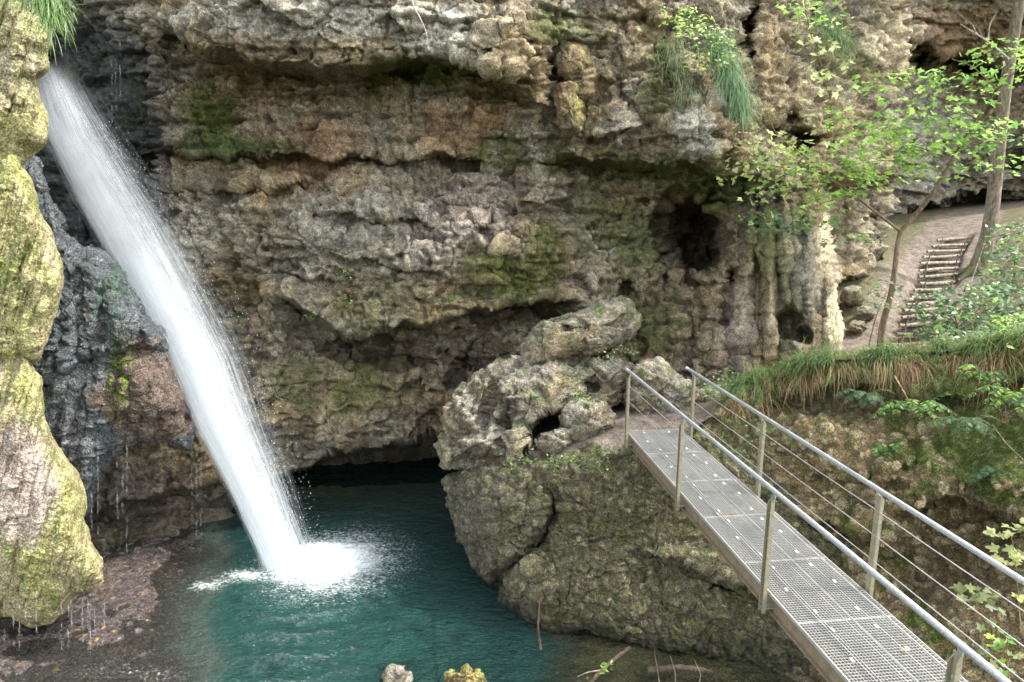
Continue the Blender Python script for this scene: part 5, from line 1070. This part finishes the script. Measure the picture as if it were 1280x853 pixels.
for a, b in zip(pathline[:-1], pathline[1:]):
    ab = (b - a)[:2]; t = np.clip(((np.stack([x, y], -1) - a[:2]) @ ab) / (ab @ ab), 0, 1); pdl = np.minimum(pdl, np.linalg.norm(np.stack([x, y], -1) - a[:2] - t[:, None] * ab, axis=1))
k = pdl < 1.6; x, y = x[k], y[k]; n = len(x); ac = Acc()
V, T, C = leaves(np.stack([x, y, ground_z(x, y) + .055], -1), rdir(n, 0, .2), rdir(n, 0, .3) * .4 + np.array([0, 0, 1.]), rng.uniform(.04, .09, n), pick(np.array([(.30, .20, .10), (.22, .13, .06), (.40, .32, .20), (.16, .11, .07)]), n), 'ovate'); ac.add(V, None, T, C)
tag(ac.build('leaf_litter', M_LEAF, smooth=False), 'brown fallen leaves scattered along the dirt path', 'leaf litter', kind='stuff')
# thin plants on the rocks by the bridge
def herb(label, pts, n, size, pal, shape='ovate', group=None, name='herb', sp=7):
    r = None; ac = Acc(); a = np.array(pts, float); i = rng.integers(0, len(a), n)
    P = pt(a[i, 0] + rng.normal(0, sp, n), a[i, 1] + rng.normal(0, sp * .55, n), a[i, 2] + rng.normal(-.03, .05, n))
    V, T, C = leaves(P, rdir(n, .1, .5), rdir(n, 0, .5) * .7 + np.array([0, -.3, 1.]), size * rng.uniform(.6, 1.3, n), pick(pal, n), shape); ac.add(V, None, T, C)
    for b_ in pts[::2]:
        q = pt(*b_); ac.tube([q + np.array([0, .08, -.12]), q, q + np.array([.02, -.03, .06])], [.004, .003, .002], 5, (.12, .16, .05))
    return tag(ac.build(name, M_LEAF, smooth=False), label, 'plant', group, 'stuff')
herb('low herbs with round leaves on the rim of the island rock left of the bridge', [(640, 578, 10.6), (660, 576, 10.5), (690, 572, 10.35), (720, 574, 10.1), (740, 572, 10.0), (756, 566, 10.0), (745, 582, 9.95), (770, 562, 10.0), (700, 580, 10.2)], 300, .05, np.r_[GREENS, BLUEG, BLUEG], sp=9)
herb('pale herbs sprouting between the tilted slab and the bright rock', [(765, 442, 11.8), (778, 436, 11.9), (790, 440, 11.9), (752, 448, 11.7)], 90, .05, np.r_[PALEG, BLUEG], sp=6)
herb('small green tuft on the grey rock beside its dark hollow', [(722, 475, 11.3), (726, 490, 11.3), (720, 500, 11.2), (730, 497, 11.2)], 110, .045, np.r_[GREENS, BLUEG], sp=5)
herb('leafy herbs on the left shoulder of the bank behind the far right post', [(880, 478, 11.6), (900, 476, 11.5), (915, 474, 11.5), (895, 490, 11.2), (920, 485, 11.2), (935, 478, 11.2)], 240, .06, np.r_[GREENS, BLUEG, PALEG], sp=9)
herb('dark green herbs on the shaded bank seen through the right railing', [(930, 530, 10.4), (915, 545, 10.4), (945, 545, 10.3), (935, 560, 10.3), (905, 530, 10.5), (960, 530, 10.3), (925, 575, 10.3)], 200, .07, np.r_[BLUEG, GREENS[3:]], sp=10)
herb('faint pale herbs growing on the grey cliff ledge at middle left', [(435, 350, 12.9), (440, 365, 12.9), (430, 340, 12.9), (430, 378, 12.8), (388, 395, 12.8)], 110, .05, np.r_[BLUEG, GREENS], sp=6)
# ferns / leafy stems on the bank
def fern(label, base, fronds, L_, pal, pair=20, lsz=.045):
    fronds = int(fronds * 1.5); L_ *= 1.15
    r = empty('fern', base, label, 'fern')
    b0 = np.array(base)
    for k in range(fronds):
        an = -3.1 + 3.05 * (k + rng.uniform(.1, .9)) / fronds; rise = rng.uniform(-.1, .45); ln = L_ * rng.uniform(.6, 1.1)
        e = b0 + np.array([math.cos(an) * ln, math.sin(an) * ln * .7, rise * ln * .6 - .1]); m_ = (b0 + e) / 2 + np.array([0, 0, .28 * ln])
        s_ = spline([b0, m_, e], 30); ac = Acc(); ac.tube(s_, np.linspace(.005, .0015, 30), 5, (.13, .17, .05))
        i = np.repeat(np.linspace(5, 28, pair).astype(int), 2); P = s_[i]; T_ = np.gradient(s_, axis=0)[i]; T_ /= np.linalg.norm(T_, axis=1)[:, None]
        sd = np.cross(T_, np.array([0, 0, 1.])); sd /= np.linalg.norm(sd, axis=1)[:, None]; sg = np.tile([1, -1], pair)[:, None]
        D = sd * sg + T_ * .5 + np.array([0, 0, -.15]); sz = lsz * np.sin(np.linspace(.5, 2.9, pair)).repeat(2) * rng.uniform(.8, 1.2, 2 * pair)
        V, T, C = leaves(P, D, np.cross(T_, sd) * -1 + .2 * rng.normal(size=(2 * pair, 3)), sz * 1.9, pick(pal, 2 * pair), 'lance'); ac.add(V, None, T, C)
        under(ac.build('frond', M_LEAF, smooth=False), r)
    return r
FG = np.r_[GREENS, BLUEG]
fern('drooping leafy fern in the middle of the bank below the grass crest', pt(1140, 515, 9.0), 9, .75, FG)
fern('leafy fern hanging right of the middle one on the mossy bank', pt(1205, 530, 8.4), 7, .55, BLUEG)
fern('fern at the right edge of the bank below the yellow bush', pt(1272, 500, 8.0), 8, .7, FG)
fern('small fern under the straw grass left of the biggest fern', pt(1080, 495, 9.7), 6, .45, BLUEG)
fern('tiny fern low on the bank above the right handrail', pt(1110, 560, 9.2), 5, .35, FG)
fern('small fern on the dark moss patch left of the right edge', pt(1240, 590, 8.0), 6, .40, BLUEG)
fern('fern right of the grass crest by the bush', pt(1232, 470, 9.0), 7, .55, FG)
# tall pale plants at lower right
def tallplant(label, stem, lv_, Y_, pal, size=.14):
    r = empty('leafy_plant', pt(*stem[0]), label, 'plant')
    ac = Acc(); s_ = spline(pl(stem), 20); ac.tube(s_, np.linspace(.006, .002, 20), 6, (.30, .22, .08)); under(ac.build('stem', M_BARK), r)
    ac = Acc()
    for x, y, n in lv_:
        P = pt(x + rng.normal(0, 9, n), y + rng.normal(0, 5, n), Y_ + rng.normal(0, .08, n)); V, T, C = leaves(P, rdir(n, .0, .4), rdir(n, 0, .4) * .5 + np.array([0, -.5, 1.]), size * rng.uniform(.7, 1.2, n), pick(pal, n), 'maple'); ac.add(V, None, T, C)
    under(ac.build('leaves', M_LEAF, smooth=False), r)
PL = np.array([(.42, .45, .20), (.36, .42, .18), (.30, .38, .18)])
tallplant('pale green lobed plant rising at the right edge behind the handrail', [(1276, 790, 6.5), (1272, 730, 6.5), (1268, 690, 6.5), (1262, 660, 6.5)], [(1264, 668, 7), (1258, 694, 8), (1274, 696, 6), (1270, 668, 4), (1276, 745, 3), (1250, 700, 3)], 6.5, PL)
tallplant('pale plant with star shaped leaves seen between the railing wires', [(1240, 800, 6.6), (1225, 760, 6.6), (1212, 742, 6.6)], [(1200, 738, 6), (1218, 742, 7), (1232, 746, 6), (1226, 756, 4), (1238, 785, 3)], 6.6, PL * .85, .12)
tallplant('low green plant behind the bottom right handrail wires', [(1262, 850, 6.2), (1258, 820, 6.2), (1252, 800, 6.2)], [(1260, 800, 6), (1246, 812, 5), (1266, 826, 6), (1250, 838, 5)], 6.2, np.r_[GREENS, PL], .10)
# ================================================================== STICKS, ROOT, DEBRIS
def stick(label, pts, r0, r1, c, name='stick', cat='stick'):
    ac = Acc(); s_ = spline(pl(pts), 24); ac.tube(s_, np.linspace(r0, r1, 24) * (1 + .15 * np.sin(np.arange(24) * 1.7)), 8, c); return tag(ac.build(name, M_BARK), label, cat)
stick('thin brown stick standing upright in the water before the island rock', [(675, 738, 9.25), (674, 765, 9.2), (672, 785, 9.15), (676, 812, 9.1)], .014, .018, (.13, .08, .05))
o = stick('bare broken branch lying slanted at the bottom edge right of the pool', [(788, 809, 8.6), (765, 826, 8.5), (745, 845, 8.4), (730, 866, 8.3)], .022, .03, (.13, .09, .06))
ac = Acc(); ac.tube(spline(pl([(752, 838, 8.43), (735, 840, 8.4), (722, 846, 8.4)]), 10), np.linspace(.012, .004, 10), 6, (.3, .24, .19)); k = ac.build('side_twig', M_BARK); k.parent = o
herb('few small green leaves caught on the slanted branch', [(756, 838, 8.35), (760, 832, 8.35)], 12, .08, GREENS, sp=4)
for k, (x, lab) in enumerate([(826, 'thin twig standing leftmost in the dark gully under the bridge'), (842, 'taller bent twig in the middle of the dark gully bottom'), (868, 'short twig rightmost in the dark gully bottom')]):
    stick(lab, [(x, 868, 8.1), (x - 3 + 6 * k, 845, 8.15), (x - 8 + 4 * k, 815 + 5 * k, 8.2)], .010, .004, (.20, .15, .10), 'twig', 'twig')
stick('dead grey brown log lying in the shadow under the bridge at the bottom', [(810, 838, 8.5), (850, 834, 8.5), (890, 840, 8.45)], .045, .035, (.06, .045, .03), 'log', 'log')
stick('thin pale root dangling over the upper overhang of the cliff', [(512, -20, 11.75), (516, 6, 11.7), (526, 24, 11.65), (533, 40, 11.65), (536, 62, 11.7)], .012, .005, (.55, .47, .38), 'dangling_root', 'root')
stick('weathered branch poking from the grass on the bank crest', [(1118, 470, 9.6), (1130, 490, 9.4), (1142, 512, 9.3)], .010, .004, (.45, .33, .18))
stick('long bare twig slanting down the right side of the bank', [(1240, 530, 8.0), (1258, 555, 7.9), (1285, 580, 7.8)], .006, .003, (.35, .27, .2), 'twig', 'twig')
stick('grey twig leaning near the trunk foot right of the steps', [(1214, 352, 16.2), (1222, 330, 16.3), (1232, 300, 16.4)], .012, .006, (.36, .3, .24), 'twig', 'twig')
# fallen leaves on the deck
LC = [(.55, .42, .30), (.60, .58, .50), (.35, .20, .08)]
for k, (s_, t, lab) in enumerate([(1.05, .2, 'curled whitish dead leaf on the far part of the deck'), (3.0, -.25, 'brown dead leaf on the deck near the middle left post'), (2.95, -.05, 'tan dead leaf lying mid deck beside a panel joint'), (5.45, .17, 'pale dead leaf lying on the nearest deck panel')]):
    q = B(s_, t, .012); n = 1
    V, T, C = leaves(q[None], np.array([[math.cos(k * 2.), math.sin(k * 2.), .2]]), np.array([[.2, -.1, 1.]]), np.array([.07]), np.array([LC[k % 3]]), 'ovate', .6)
    tag(mesh('fallen_leaf', V, T, M_LEAF, col=C, smooth=False), lab, 'leaf')
# ================================================================== CAMERA, LIGHT
cd = bpy.data.cameras.new('camera'); cam = bpy.data.objects.new('camera', cd); COL.objects.link(cam)
cam.location = (0, 0, CAMZ); cam.rotation_euler = (math.pi / 2 - PITCH, 0, 0)
cd.sensor_width = 36; cd.lens = 36 * F / 1280; cd.clip_start = .05; cd.clip_end = 1500
scene.camera = cam
SUN_DIR = np.array((.61, -.02, .79)); SUN_DIR /= np.linalg.norm(SUN_DIR)
el = math.asin(SUN_DIR[2]); az = math.atan2(SUN_DIR[0], SUN_DIR[1])
w = bpy.data.worlds.new('World'); scene.world = w; w.use_nodes = True; nt = w.node_tree
bg = nt.nodes['Background']; sky = nt.nodes.new('ShaderNodeTexSky'); sky.sky_type = 'NISHITA'; sky.sun_disc = False
sky.sun_elevation = el; sky.sun_rotation = az; sky.air_density = 1.0; sky.dust_density = 2.5; sky.ozone_density = .6
hs = nt.nodes.new('ShaderNodeHueSaturation'); hs.inputs["Saturation"].default_value = .35; hs.inputs["Value"].default_value = 5.6
nt.links.new(sky.outputs[0], hs.inputs['Color'])
wb = nt.nodes.new('ShaderNodeMix'); wb.data_type = 'RGBA'; wb.blend_type = 'MULTIPLY'; wb.inputs[0].default_value = 1; wb.inputs[7].default_value = (1.0, .99, .95, 1)
nt.links.new(hs.outputs[0], wb.inputs[6]); nt.links.new(wb.outputs[2], bg.inputs['Color']); bg.inputs['Strength'].default_value = .15
sd = bpy.data.lights.new('sun', 'SUN'); sd.energy = 6.0; sd.angle = math.radians(.5); sd.color = (1, .95, .86)
so = bpy.data.objects.new('sun', sd); COL.objects.link(so); so.rotation_euler = Vector(SUN_DIR).to_track_quat('Z', 'Y').to_euler(); so.location = (10, 10, 30)
scene.view_settings.view_transform = 'Standard'; scene.view_settings.look = 'None'; scene.view_settings.exposure = 0; scene.view_settings.gamma = 1
scene.cycles.use_denoising = True
scene.cycles.transparent_max_bounces = 32; scene.cycles.max_bounces = 8; scene.cycles.diffuse_bounces = 4
# origins of single-mesh things: at the middle of their base
bpy.context.view_layer.update()
for o in list(scene.objects):
    if o.type == 'MESH' and o.parent is None and not o.children and o.get('kind') != 'structure':
        n = len(o.data.vertices); a = np.empty(n * 3, np.float32); o.data.vertices.foreach_get('co', a); a = a.reshape(-1, 3)
        c = np.array([a[:, 0].mean(), a[:, 1].mean(), a[:, 2].min()]); o.data.vertices.foreach_set('co', (a - c).astype(np.float32).ravel()); o.location = c; o.data.update()
